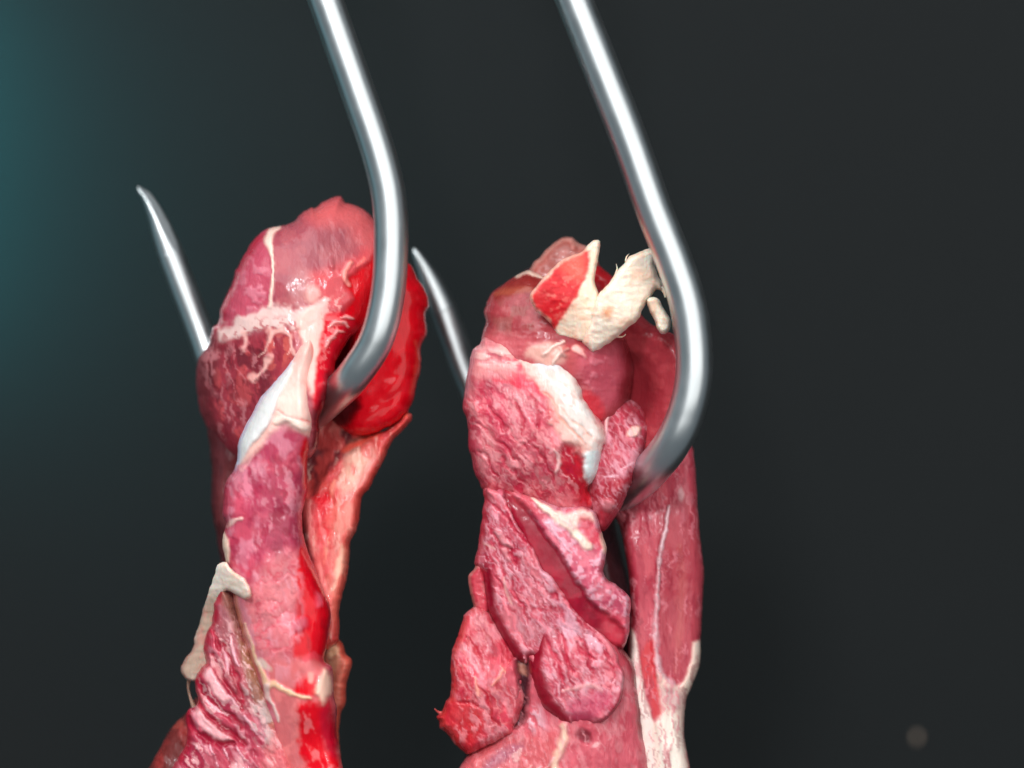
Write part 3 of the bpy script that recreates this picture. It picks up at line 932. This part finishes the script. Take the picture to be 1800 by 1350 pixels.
L.edge(8, (150, 20, 36), .8, toward=(-1, 0), box=(1070, 880, 1125, 1110))
L.streak(88, (210, 118, 128), .65, 4, 60)
L.streak(88, (146, 34, 54), .5, 4, 50, seed=7)
L.grain(.08, 5, 88, 6)
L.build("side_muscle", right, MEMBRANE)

# upper back body behind the hook
L = Lobe([(1030, 440), (1051, 464), (1076, 486), (1104, 520), (1138, 565), (1165, 580), (1188, 592), (1208, 630), (1206, 690), (1190, 745), (1160, 790), (1110, 820), (1050, 780), (1000, 640), (980, 520)],
         [(1040, 460, 8), (1180, 600, 2), (1190, 690, 0), (1110, 680, 7), (1060, 760, 9), (1050, 560, 9), (1150, 780, 2)], 5, 45, (172, 60, 68), seed=33, jag=1)
L.mottle((150, 42, 52), .7, 36, .45, .65).mottle((176, 66, 72), .6, 14, .55, .7, seed=3)
L.poly([(1040, 440), (1076, 486), (1100, 520), (1070, 520), (1040, 480)], (172, 26, 34), soft=6)
L.poly([(1090, 640), (1130, 630), (1150, 690), (1130, 740), (1095, 720)], (110, 22, 30), a=.8, soft=16, rel=-1.5)  # shadow of the fold painted into the flesh colour
L.grain(.12, 7)
L.build("back_body", right, MEMBRANE)

# small flap peeking over the top
L = Lobe([(931, 475), (938, 462), (947, 456), (956, 446), (967, 433), (978, 424), (991, 417), (1006, 417), (1018, 427), (1033, 435), (1055, 470), (1040, 530), (960, 545), (915, 505)],
         [(990, 420, 9), (940, 470, 8), (1040, 460, 8), (980, 530, 6)], 4, 26, (172, 98, 90), seed=34, jag=2)
L.tex[:] = .5
L.mottle((140, 70, 62), .7, 18, .48, .62).mottle((206, 134, 124), .6, 12, .54, .68, seed=3).edge(7, (205, 140, 128), .6, toward=(-.5, -1))
L.poly([(940, 480), (975, 445), (985, 470), (970, 500)], (150, 62, 52), a=.7, soft=8)
L.grain(.25, 6)
L.build("top_flap", right, MEMBRANE)

# brownish upper front
L = Lobe([(933, 473), (920, 478), (909, 483), (894, 494), (880, 503), (868, 512), (860, 524), (855, 536), (851, 549), (856, 566), (850, 582), (846, 598), (852, 650), (900, 700), (1010, 760),
          (1080, 745), (1105, 705), (1116, 660), (1112, 620), (1095, 590), (1060, 570), (1040, 540), (1000, 510), (970, 492), (952, 482)],
         [(930, 478, 5), (860, 530, 5), (848, 600, 3), (930, 560, 0), (1040, 640, -2), (1110, 640, 5), (1000, 740, 0), (1080, 720, 2)], 5.5, 46, (158, 60, 66), seed=35, jag=1.6)
L.mottle((138, 48, 56), .8, 30, .44, .62, ang=10, stretch=2).mottle((182, 90, 92), .5, 14, .54, .68, seed=3)
L.poly([(905, 485), (940, 480), (955, 490), (940, 508), (895, 520), (868, 530), (870, 512)], (128, 34, 28), a=.85, soft=6)
L.line([(908, 484), (925, 477), (940, 482), (958, 489)], [6, 9, 7, 5], (228, 188, 170), rel=.4)
L.line([(872, 516), (900, 512), (930, 510)], [8, 14, 10], (170, 84, 62), a=.6, soft=.9)
L.mottle((146, 84, 78), .6, 26, .46, .6, seed=8, zone=[(855, 535), (935, 515), (980, 580), (860, 590)])
L.poly([(850, 585), (900, 590), (980, 605), (1000, 640), (940, 640), (880, 620), (845, 615)], (196, 92, 98), a=.75, soft=12)
L.poly([(925, 612), (960, 600), (985, 606), (1000, 622), (985, 640), (960, 650), (930, 630)], (224, 172, 158), a=.85, soft=8, warp=9, rel=.3)
L.lines([[(955, 625), (970, 610), (990, 600)], [(972, 640), (985, 620), (998, 612)], [(985, 612), (992, 625)]], [4, 6, 4], (240, 205, 192), rel=.5)
L.poly([(985, 610), (1010, 602), (1030, 620), (1025, 650), (1000, 655)], (176, 54, 60), a=.7, soft=8)
L.line([(1012, 612), (1022, 618), (1030, 628)], [10, 10, 6], (240, 176, 166), rel=.3)
L.poly([(1015, 630), (1060, 600), (1100, 610), (1108, 660), (1090, 705), (1050, 720), (1030, 680)], (184, 76, 92), a=.7, soft=14)
L.mottle((200, 110, 122), .6, 12, .5, .7, seed=10, rel=.3, zone=[(1010, 630), (1060, 610), (1080, 660), (1030, 690)])
L.poly([(1090, 600), (1116, 620), (1118, 680), (1100, 710), (1086, 690), (1095, 650)], (124, 24, 32), a=.75, soft=12)  # the fold's shadow painted along this edge as well
L.poly([(1022, 690), (1055, 700), (1062, 735), (1052, 762), (1036, 740)], (196, 46, 58), a=.9, soft=6)
L.grain(.12, 6)
L.build("upper_front", right, MEMBRANE)

# right lobe in front of the hook's end
L = Lobe([(1040, 700), (1062, 712), (1072, 701), (1090, 699), (1116, 704), (1133, 718), (1142, 742), (1141, 764), (1134, 790), (1125, 815), (1114, 842), (1102, 868), (1093, 890), (1080, 912), (1062, 934),
          (1045, 930), (1035, 880), (1030, 800)],
         [(1075, 702, 4), (1135, 740, 3), (1122, 815, -2.5), (1103, 868, -4.5), (1085, 900, -2), (1050, 920, 0), (1080, 800, -2)], 5, 36, (176, 60, 76), seed=36, jag=1)
L.mottle((150, 40, 58), .7, 22, .46, .64, ang=60, stretch=1.6).fibre(62, 9, 26, (206, 130, 140), .55, .16, .12)
L.mottle((206, 140, 152), .6, 10, .54, .66, seed=3, ang=60, stretch=2.4, rel=.15)
L.line([(1062, 775), (1066, 745), (1071, 720), (1080, 704), (1098, 698)], [8, 6, 6, 6, 3], (226, 170, 170), rel=.5)
L.poly([(1075, 706), (1120, 706), (1140, 745), (1120, 740), (1090, 720)], (140, 30, 44), a=.7, soft=10)
L.blob(1114, 758, 14, 8, -32, (236, 190, 176), 1, soft=.25, rel=.6)
L.poly([(1050, 860), (1110, 840), (1095, 890), (1060, 935), (1040, 920)], (162, 36, 50), a=.8, soft=9)
L.blob(1068, 888, 14, 10, 8, (206, 130, 136), .6, soft=.5, rel=1.3)
L.lines([[(1062, 840), (1085, 835)], [(1092, 825), (1115, 812)]], [3, 5, 3], (220, 160, 170), a=.8)
L.edge(6, (150, 30, 46), .6, toward=(1, .6))
L.streak(62, (222, 156, 166), .5)
L.grain(.12, 4, 60, 3)
L.build("right_lobe", right)

# main front slab with the white fat
L = Lobe([(851, 594), (842, 606), (832, 614), (828, 629), (824, 645), (820, 659), (817, 678), (815, 695), (812, 716), (818, 732), (821, 746), (823, 766), (825, 785), (829, 808), (835, 832), (843, 848),
          (851, 864), (880, 892), (930, 925), (1000, 925), (1042, 905), (1050, 880), (1036, 858), (1048, 845), (1056, 815), (1060, 785), (1065, 768), (1056, 742), (1040, 722), (1028, 700), (1022, 680), (1014, 660),
          (1000, 645), (985, 632), (960, 626), (935, 622), (905, 612), (880, 600)],
         [(850, 600, 0), (815, 710, 1), (840, 840, 0), (920, 740, -5), (1000, 680, -4), (1045, 780, -4), (1000, 840, -4), (900, 820, -4), (900, 885, 1), (1000, 910, 2), (960, 925, 4), (960, 640, -2)], 5, 36, (208, 116, 122), seed=37, jag=1.8)
L.mottle((184, 70, 88), .8, 30, .44, .62, ang=50, stretch=1.5).mottle((214, 134, 138), .6, 14, .52, .66, seed=3, ang=50, stretch=1.8)
Z = [(815, 700), (870, 660), (960, 700), (1000, 780), (1030, 860), (930, 900), (850, 860)]
L.fibre(48, 17, 46, (170, 22, 54), .8, .13, -.28, zone=Z, gate=.40, warp=12)
L.fibre(60, 9, 30, (184, 44, 70), .55, .16, -.16, seed=4, zone=Z, gate=.45, warp=8)
L.fibre(15, 13, 30, (196, 50, 74), .5, .15, -.15, seed=6, zone=[(815, 640), (900, 620), (960, 680), (830, 740)], gate=.45)
L.lines([[(862, 715), (880, 745), (905, 770), (925, 790)], [(826, 745), (850, 752), (875, 775), (900, 800), (915, 830)], [(840, 790), (860, 810), (875, 840)], [(905, 700), (915, 725), (918, 750), (910, 775)],
         [(940, 705), (948, 730), (945, 755)], [(920, 770), (945, 790), (962, 815), (975, 845)], [(880, 800), (905, 830), (930, 860)]], [3, 6, 3], (168, 20, 50), a=.85, rel=-.45, warp=6)
# crimson below the fat border
L.poly([(885, 632), (905, 630), (930, 650), (950, 668), (968, 680), (965, 700), (935, 695), (905, 680), (890, 660)], (214, 50, 74), a=.9, soft=8)
L.line([(868, 668), (895, 672), (915, 680)], [5, 8, 5], (206, 30, 60), a=.8)
L.poly([(850, 735), (870, 760), (870, 790), (840, 775)], (206, 130, 132), a=.5, soft=10)
# white fat
L.poly([(872, 612), (888, 606), (908, 610), (940, 622), (985, 630), (1012, 655), (1022, 690), (1046, 725), (1064, 768), (1058, 815), (1046, 848), (1036, 860), (1026, 835), (1020, 800), (1000, 780), (985, 765), (972, 742),
        (966, 720), (962, 690), (940, 670), (920, 650), (908, 628), (890, 622)], (228, 178, 166), soft=9, warp=10, rel=.35)
L.mottle((238, 192, 184), .8, 9, .44, .62, seed=31, ang=5, stretch=4, rel=.15, zone=[(834, 614), (910, 610), (925, 640), (905, 655), (830, 650)])
L.poly([(930, 624), (960, 624), (985, 632), (1010, 652), (1018, 690), (1040, 725), (1060, 770), (1058, 800), (1036, 790), (1010, 765), (990, 735), (985, 700), (960, 668), (940, 648)], (222, 208, 200), a=.9, soft=9, warp=10, rel=.3)
L.mottle((232, 170, 156), .6, 16, .52, .68, seed=41, ang=55, stretch=2.4, rel=-.2, zone=[(905, 615), (985, 630), (1022, 680), (1062, 770), (1036, 800), (985, 740), (950, 670)])
L.mottle((238, 232, 226), .7, 12, .54, .66, seed=42, ang=55, stretch=2, rel=.25, zone=[(950, 630), (1010, 660), (1055, 770), (1020, 770), (985, 700)])
L.streak(55, (232, 150, 140), .5, 5, 34, seed=12, zone=[(960, 690), (1010, 760), (1050, 800), (1010, 790), (970, 745)], rel=-.2)
L.poly([(932, 624), (960, 626), (978, 634), (982, 648), (955, 648), (938, 638)], (186, 194, 204), a=.85, soft=7, warp=7)
L.poly([(1024, 800), (1048, 790), (1058, 800), (1052, 830), (1037, 858), (1026, 832)], (206, 216, 214), a=.95, soft=5, warp=6, rel=.3)
L.line([(985, 715), (1000, 735), (1020, 748), (1040, 768)], [2, 3, 3, 2], (226, 170, 150), a=.7, rel=-.35)
L.line([(958, 690), (975, 712), (985, 735), (1010, 760), (1030, 780)], [3, 4, 4, 3], (232, 160, 140), a=.8, rel=-.3)
L.poly([(965, 705), (985, 735), (975, 745), (960, 730)], (226, 110, 110), a=.6, soft=6)
L.poly([(838, 640), (880, 632), (905, 650), (895, 665), (860, 660), (835, 662)], (228, 150, 148), a=.7, soft=12)
# dark notch left of the fat's tail
L.poly([(985, 790), (1005, 780), (1020, 800), (1026, 835), (1034, 862), (1038, 885), (1026, 892), (1008, 870), (990, 840), (980, 815)], (176, 26, 44), soft=9, warp=8, rel=-.7)
L.line([(974, 790), (982, 800), (983, 815), (976, 830)], [4, 6, 5, 3], (226, 170, 168), rel=.4)
L.line([(1012, 800), (1018, 830), (1028, 860), (1034, 885)], [6, 10, 10, 6], (196, 34, 48), a=.9, rel=-.4)
L.lines([[(955, 845), (965, 858), (974, 872)], [(925, 800), (935, 815)], [(982, 880), (992, 892)]], [3, 6, 3], (214, 126, 134), a=.7, rel=.5)
L.edge(9, (190, 34, 62), .7, toward=(-1, .2), box=(805, 690, 860, 900))
L.edge(7, (214, 150, 160), .5, toward=(-1, -.2), box=(805, 610, 850, 700))
L.streak(52, (228, 156, 160), .55, zone=Z)
L.streak(46, (176, 26, 58), .6, 3.5, 24, seed=9, zone=Z, rel=-.15)
L.grain(.06, 4, 50, 3)
L.build("front_slab", right)


def slab_weave(L):               # the same muscle runs through both middle slabs
    z = [(845, 870), (905, 890), (950, 970), (1040, 1085), (1095, 1170), (1085, 1245), (1000, 1275), (940, 1200), (900, 1150), (850, 1070), (835, 980)]
    L.mottle((186, 66, 84), .8, 28, .46, .64, ang=60, stretch=1.7).mottle((218, 148, 158), .65, 13, .52, .66, seed=3, ang=60, stretch=2)
    L.fibre(60, 13, 50, (172, 28, 56), .8, .13, -.24, zone=z, gate=.44, warp=8)
    L.fibre(64, 7, 24, (226, 164, 176), .5, .15, .12, seed=5, zone=z, gate=.4)
    L.streak(60, (230, 162, 172), .7, zone=z)
    L.streak(58, (172, 26, 54), .65, 3.5, 30, seed=9, zone=z, rel=-.15)
    L.mottle((222, 162, 176), .7, 18, .5, .66, seed=9, ang=60, stretch=2.2, rel=.2, zone=[(950, 985), (990, 1030), (1050, 1095), (1085, 1170), (1030, 1180), (985, 1120), (945, 1040)])
    L.grain(.12, 4, 60, 3)


# slab below the waist
Qz = [(845, 880), (930, 920), (1040, 1110), (930, 1170), (850, 1060)]
L = Lobe([(852, 858), (850, 880), (847, 897), (845, 920), (842, 940), (838, 970), (836, 990), (845, 1015), (850, 1045), (854, 1068), (866, 1098), (884, 1132), (902, 1156), (922, 1172), (934, 1166), (950, 1190),
          (1040, 1200), (1078, 1160), (1083, 1148), (1063, 1122), (1037, 1098), (1017, 1077), (1003, 1060), (990, 1040), (975, 1018), (957, 1000), (940, 962), (924, 940), (905, 908), (885, 868)],
         [(855, 865, -2), (840, 980, 1), (900, 950, -4), (870, 1090, -1), (920, 1165, -2), (960, 1060, -4), (1040, 1140, -3)], 4.6, 36, (212, 112, 122), seed=38, jag=1.8, thin=(1, -.6, .7))
slab_weave(L)
L.lines([[(858, 880), (885, 905), (910, 935), (930, 955)], [(888, 900), (905, 930), (925, 950)], [(868, 940), (885, 960), (902, 975), (908, 1000)], [(900, 1010), (905, 1040), (920, 1065), (928, 1095)],
         [(870, 1010), (885, 1030), (895, 1060)]], [2, 5, 2], (172, 28, 56), a=.8, rel=-.4, warp=5)
L.poly([(900, 880), (925, 885), (945, 930), (935, 942), (915, 915)], (178, 34, 52), a=.7, soft=6)
L.line([(893, 888), (908, 902), (918, 918)], [10, 14, 10], (190, 36, 56), a=.9, rel=-.5)
L.lines([[(873, 935), (884, 948), (895, 962)], [(885, 965), (895, 985)]], [6, 10, 5], (216, 140, 146), a=.7, rel=.5)
L.lines([[(900, 1060), (890, 1040), (886, 1015)], [(850, 955), (870, 965)]], [3, 6, 3], (226, 166, 160), a=.7)
L.line([(883, 858), (895, 860), (908, 866)], [3, 5, 3], (226, 156, 152), rel=.4)
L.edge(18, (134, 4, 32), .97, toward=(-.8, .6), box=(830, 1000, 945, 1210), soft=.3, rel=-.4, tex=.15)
L.edge(8, (196, 30, 52), .7, toward=(-1, 0), box=(830, 860, 860, 1010))
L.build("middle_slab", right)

# small lobe at the left edge
L = Lobe([(842, 985), (832, 1002), (824, 1012), (824, 1030), (827, 1045), (831, 1067), (840, 1078), (852, 1085), (862, 1070), (858, 1030), (852, 1000)],
         [(830, 1030, 1), (850, 1000, 1), (850, 1080, 1)], 3.5, 18, (192, 62, 76), seed=39)
L.mottle((212, 120, 122), .6, 14, .5, .66).edge(4, (220, 140, 128), .6, toward=(-1, .5)).grain(.2, 5)
L.build("edge_lobe", right)

# diagonal slab with the dark cut face
L = Lobe([(880, 855), (905, 862), (940, 874), (985, 892), (1020, 890), (1042, 898), (1052, 915), (1060, 940), (1066, 962), (1064, 990), (1060, 1004), (1068, 1018), (1082, 1026), (1096, 1037), (1108, 1052), (1109, 1066), (1106, 1085),
          (1106, 1110), (1098, 1136), (1085, 1144), (1050, 1138), (1020, 1112), (985, 1078), (958, 1040), (935, 1000), (915, 960), (890, 912), (866, 872)],
         [(890, 865, -3), (1000, 900, -5), (1055, 950, -4), (950, 960, -5), (1040, 1030, -6), (1105, 1070, -3), (1085, 1135, -3), (1000, 1050, -5)], 4.8, 30, (212, 108, 124), seed=40, jag=1.5, thin=(1, -.3, .5))
L.mottle((180, 62, 88), .8, 20, .46, .62, ang=50, stretch=1.6).mottle((224, 164, 178), .75, 10, .5, .62, seed=3, rel=.12)
L.poly([(880, 850), (905, 872), (940, 912), (967, 950), (990, 982), (1010, 1014), (1028, 1040), (1046, 1062), (1068, 1082), (1098, 1108), (1090, 1150), (1040, 1120), (990, 1070), (940, 1000), (900, 920)], (138, 4, 34), a=.97, soft=5, warp=4, rel=-1.6, tex=.2)
L.mottle((166, 16, 46), .6, 24, .48, .64, seed=6, zone=[(930, 940), (1000, 1020), (1080, 1100), (1060, 1120), (960, 1010)])
L.poly([(1060, 1070), (1095, 1085), (1104, 1115), (1086, 1142), (1062, 1112)], (206, 58, 76), a=.7, soft=10)
L.poly([(890, 855), (940, 872), (975, 900), (960, 915), (930, 900), (905, 880)], (206, 80, 88), a=.6, soft=8)
L.line([(935, 876), (958, 893), (980, 910), (1000, 925), (1018, 945), (1034, 960)], [6, 11, 17, 16, 13, 14], (240, 212, 194), rel=.5, warp=2.5)
L.poly([(975, 898), (1000, 902), (1030, 896), (1044, 902), (1048, 918), (1025, 912), (1015, 925), (1002, 930), (985, 915)], (238, 196, 184), a=.95, soft=5, warp=5, rel=.3)
L.line([(966, 920), (978, 940), (992, 955), (1004, 972)], [2, 4, 4, 2], (226, 166, 180), rel=.3)
L.line([(1058, 942), (1064, 958), (1064, 970)], [9, 12, 8], (236, 196, 176), rel=.4)
L.poly([(1020, 905), (1048, 920), (1058, 960), (1048, 965), (1025, 935)], (198, 50, 66), a=.7, soft=7)
L.streak(50, (230, 166, 178), .6, zone=[(930, 880), (1060, 940), (1106, 1060), (1080, 1080), (1000, 1000), (950, 920)])
L.grain(.14, 4, 50, 2)
L.build("diagonal_slab", right)

# lower front slab
L = Lobe([(925, 1075), (930, 1100), (936, 1125), (932, 1140), (928, 1165), (933, 1192), (940, 1216), (950, 1238), (965, 1256), (982, 1270), (1000, 1279), (1020, 1277), (1042, 1278), (1060, 1271), (1076, 1255),
          (1089, 1236), (1096, 1212), (1098, 1186), (1088, 1165), (1086, 1149), (1066, 1120), (1040, 1096), (1020, 1075), (1005, 1058), (992, 1038), (976, 1014), (955, 1000), (925, 1030)],
         [(940, 1040, -2), (990, 1040, -4), (1040, 1100, -3.5), (935, 1180, -4.5), (1000, 1160, -6), (1000, 1265, -4.5), (1085, 1190, -4.6), (1060, 1110, -4.4)], 3.8, 36, (212, 112, 122), seed=38, jag=1.4, prof=2.0, thin=(1, -.35, .75))
slab_weave(L)
L.lines([[(984, 1110), (996, 1135), (998, 1160), (1008, 1178)], [(958, 1122), (970, 1145), (982, 1165), (990, 1200)], [(1015, 1130), (1030, 1150), (1050, 1160)], [(960, 1060), (968, 1085)]], [3, 8, 3], (184, 32, 60), a=.85, rel=-.5, warp=4)
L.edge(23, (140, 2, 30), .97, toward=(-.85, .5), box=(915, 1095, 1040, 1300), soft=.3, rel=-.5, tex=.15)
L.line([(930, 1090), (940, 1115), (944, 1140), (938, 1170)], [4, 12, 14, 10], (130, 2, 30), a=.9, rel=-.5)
L.lines([[(1000, 1085), (1020, 1115), (1035, 1150), (1042, 1185)], [(1045, 1110), (1062, 1140), (1074, 1175), (1078, 1205)], [(968, 1090), (984, 1125), (996, 1165), (1004, 1205), (1020, 1240)]], [2, 6, 2], (170, 24, 54), a=.8, rel=-.5, warp=7)
L.lines([[(1012, 1080), (1040, 1120), (1060, 1165)], [(985, 1095), (1004, 1140)]], [3, 8, 3], (226, 168, 180), a=.6, rel=.2, warp=7, soft=.9)
L.edge(7, (158, 20, 48), .8, toward=(.5, 1), box=(1010, 1215, 1110, 1300))
L.line([(990, 1215), (1020, 1206), (1045, 1206), (1058, 1216)], [4, 6, 6, 3], (222, 160, 160), a=.7, rel=.25, soft=.9)
L.poly([(1000, 1235), (1050, 1215), (1080, 1225), (1050, 1262), (1005, 1265)], (196, 70, 98), a=.7, soft=10)
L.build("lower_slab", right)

# left lower lobe
L = Lobe([(835, 1066), (824, 1074), (815, 1081), (810, 1096), (804, 1113), (798, 1132), (794, 1152), (794, 1180), (792, 1204), (789, 1224), (781, 1240), (778, 1252), (767, 1260), (772, 1268), (772, 1280), (783, 1288), (794, 1300), (804, 1312),
          (822, 1324), (845, 1318), (866, 1310), (884, 1300), (902, 1292), (908, 1275), (918, 1256), (925, 1232), (926, 1206), (924, 1182), (912, 1152), (892, 1120), (872, 1090), (852, 1068)],
         [(820, 1085, 0), (795, 1160, 0), (780, 1260, 1), (850, 1200, -3), (915, 1230, 0), (900, 1150, 1), (850, 1310, 0)], 4.4, 26, (208, 86, 98), seed=42, jag=2.2)
L.mottle((186, 50, 68), .8, 26, .46, .62, ang=65, stretch=1.5).mottle((214, 128, 138), .65, 13, .52, .66, seed=3, ang=65, stretch=2)
L.fibre(70, 16, 46, (178, 26, 46), .75, .12, -.22, gate=.46, warp=9)
L.fibre(70, 11, 30, (226, 140, 136), .45, .12, .12, seed=7, gate=.46)
L.poly([(780, 1240), (830, 1230), (850, 1270), (830, 1325), (790, 1300), (768, 1262)], (196, 34, 40), a=.8, soft=12)
L.edge(10, (206, 52, 50), .7, toward=(-1, .4))
L.lines([[(835, 1190), (840, 1205), (841, 1222)], [(880, 1170), (895, 1190)], [(866, 1205), (884, 1180)]], [3, 8, 4], (232, 150, 134), a=.8, rel=.3)
L.lines([[(845, 1205), (860, 1235), (868, 1270)], [(800, 1235), (840, 1240), (880, 1275)], [(820, 1120), (840, 1150), (850, 1180)]], [3, 5, 3], (176, 20, 40), a=.8, rel=-.4, warp=6)
L.streak(68, (228, 144, 150), .6)
L.streak(70, (180, 26, 46), .6, 3.5, 24, seed=9, rel=-.15)
L.grain(.12, 4, 65, 3)
L.build("left_lobe", right)

# base muscle at the bottom
L = Lobe([(870, 1180), (930, 1140), (1060, 1110), (1095, 1140), (1113, 1170), (1122, 1215), (1132, 1280), (1143, 1340), (1150, 1395), (790, 1395), (808, 1350), (828, 1322), (870, 1296), (885, 1250)],
         [(880, 1200, 0.5), (1080, 1150, -1.8), (1075, 1230, -2.4), (1000, 1280, -2), (1110, 1220, 2), (830, 1380, 1), (1130, 1390, 2), (980, 1390, -3), (900, 1290, 2)], 5, 40, (204, 90, 102), seed=43)
L.mottle((186, 68, 82), .7, 28, .46, .62, ang=75, stretch=2).mottle((210, 124, 130), .5, 14, .54, .68, seed=3, ang=75, stretch=2)
L.poly([(905, 1160), (932, 1160), (928, 1230), (920, 1270), (900, 1280), (905, 1240), (915, 1220)], (46, 12, 22), a=.95, soft=7, rel=-2.2)  # shade of the gap between the lobes painted in
L.poly([(910, 1165), (925, 1172), (925, 1190), (912, 1180)], (190, 120, 100), a=.7, soft=5)
L.poly([(820, 1330), (880, 1300), (945, 1290), (990, 1280), (1000, 1300), (980, 1350), (970, 1395), (800, 1395)], (198, 90, 92), a=.7, soft=14)
L.poly([(860, 1330), (905, 1305), (925, 1312), (890, 1340), (850, 1360)], (150, 92, 112), a=.65, soft=9, warp=8)
L.line([(992, 1278), (990, 1300), (980, 1325), (972, 1360)], [10, 14, 12, 9], (226, 182, 160), rel=.5, soft=.7)
L.mottle((222, 168, 164), .7, 9, .54, .66, seed=12, ang=-50, stretch=3, rel=.3, zone=[(900, 1300), (990, 1290), (980, 1390), (860, 1390)])
L.blob(1048, 1310, 7, 4, -30, (236, 180, 180), .8)
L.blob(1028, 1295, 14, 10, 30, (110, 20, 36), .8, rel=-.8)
L.edge(9, (110, 16, 30), .9, toward=(1, 0), box=(1080, 1130, 1160, 1300))  # dark edge painted in for the shaded gap beside the side muscle
L.mottle((226, 180, 190), .7, 9, .52, .64, seed=14, ang=70, stretch=2, rel=.25, zone=[(910, 1235), (950, 1245), (960, 1280), (905, 1290)])
L.streak(78, (222, 140, 146), .5)
L.grain(.12, 4, 75, 3)
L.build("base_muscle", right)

# fat scraps standing on top of the right piece
L = Lobe([(932, 521), (944, 503), (958, 487), (974, 470), (992, 454), (1008, 447), (1022, 442), (1033, 431), (1043, 422), (1055, 424), (1054, 442), (1051, 456), (1047, 476), (1044, 494), (1050, 510), (1054, 526), (1054, 550), (1048, 580),
          (1030, 600), (1004, 598), (988, 595), (976, 588), (970, 572), (958, 560), (946, 550), (939, 540)],
         [(935, 522, -9), (1050, 430, -4), (1040, 520, -7), (1040, 580, -7), (1000, 592, -3), (1000, 520, -8), (960, 565, -7)], 2.6, 11, (246, 214, 190), seed=51, jag=1.4, step=1.8)
L.mottle((240, 184, 154), .5, 16, .48, .62).mottle((248, 228, 208), .6, 10, .54, .66, seed=3)
L.poly([(934, 522), (946, 503), (962, 487), (990, 458), (1012, 449), (1026, 441), (1036, 440), (1034, 470), (1024, 500), (1012, 530), (996, 545), (984, 562), (976, 582), (964, 562), (945, 545)], (216, 48, 54), soft=4, warp=6)
L.poly([(985, 460), (1024, 444), (1030, 455), (1026, 490), (1010, 495), (990, 480)], (232, 108, 92), a=.75, soft=10)
L.poly([(950, 540), (975, 525), (990, 535), (978, 570), (962, 560)], (212, 24, 36), a=.8, soft=7)
L.mottle((196, 30, 40), .5, 18, .5, .66, seed=8, zone=[(945, 510), (1010, 470), (1010, 530), (980, 560)])
L.mottle((240, 140, 126), .5, 8, .56, .68, seed=9, zone=[(945, 510), (1010, 450), (1025, 480), (980, 560)])
L.edge(4, (244, 170, 150), .8, toward=(-.6, -1), box=(925, 430, 1030, 525))
L.grain(.15, 6)
L.build("fat_scrap", right, FAT, label="cream fat scrap with a red cut face")

L = Lobe([(1163, 437), (1166, 444), (1158, 452), (1153, 468), (1158, 484), (1166, 500), (1165, 512), (1154, 508), (1146, 516), (1138, 528), (1132, 541), (1120, 563), (1104, 578), (1087, 592), (1070, 604), (1052, 615), (1040, 619), (1030, 610),
          (1023, 600), (1028, 580), (1036, 560), (1041, 540), (1048, 524), (1060, 509), (1072, 494), (1080, 482), (1088, 470), (1096, 463), (1106, 452), (1120, 444), (1138, 436), (1152, 433)],
         [(1155, 438, -3), (1100, 470, -7), (1140, 520, -6), (1080, 560, -9), (1040, 615, -4.5), (1030, 580, -6), (1160, 500, -3)], 3.2, 16, (246, 222, 202), seed=52, jag=2.0, step=1.8)
L.mottle((240, 194, 166), .5, 22, .48, .64).mottle((248, 232, 216), .6, 12, .54, .66, seed=3)
L.blob(1069, 550, 9, 11, 0, (226, 148, 98), .7, soft=.8)
L.line([(1040, 548), (1034, 575), (1030, 600)], [8, 10, 8], (226, 160, 138), a=.5)
L.poly([(1148, 460), (1170, 440), (1168, 515), (1150, 515)], (214, 190, 172), a=.7, soft=6)
L.grain(.22, 7)
L.build("fat_scrap", right, FAT, label="curved creamy white fat scrap")

L = Lobe([(1138, 527), (1146, 523), (1158, 527), (1166, 540), (1174, 552), (1179, 564), (1178, 578), (1170, 587), (1163, 587), (1156, 580), (1151, 568), (1146, 554), (1140, 540)],
         [(1145, 530, -7), (1175, 560, -6), (1165, 585, -6)], 3.0, 12, (247, 228, 208), seed=53, jag=1.2, step=1.6, back=4)
L.mottle((214, 180, 150), .6, 14, .5, .64).grain(.15, 6)
L.build("fat_scrap", right, FAT, label="small oblong fat scrap beside the rod")


# ------------------------------------------------------------------ loose threads of tissue
def strand(name, parent, pts, radii, rgb, mat):
    V, F, t = tube(pts, radii, n=8, step=3.0)
    C = np.ones((len(V), 4))
    C[:, :3] = lin(rgb)
    return mesh_object(name, V, F, mat, parent, C, tris=t, loc=parent.matrix_world.translation)


strand("sinew_strand", left, [(334, 1186, 3), (331, 1206, 4), (334, 1224, 4), (342, 1246, 3)], [5, 2.6, 2.4, 5], (150, 116, 100), FAT)
for p, r in (([(778, 1254, 2), (771, 1252, 2), (764, 1246, 1)], [4, 2.2, .8]), ([(1082, 482, -5), (1085, 472, -5), (1083, 464, -4)], [2, 1.2, .5]),
             ([(1100, 460, -5), (1101, 452, -5), (1106, 446, -4)], [2, 1.2, .5]), ([(1162, 505, -5), (1168, 514, -5), (1169, 523, -5)], [4, 3, 1.2]),
             ([(1085, 592, -6), (1094, 592, -7), (1100, 588, -8)], [2, 1.2, .5])):
    strand("sinew_strand", right, p, r, (214, 96, 92) if p[0][0] < 800 else (240, 214, 192), MUSCLE if p[0][0] < 800 else FAT)
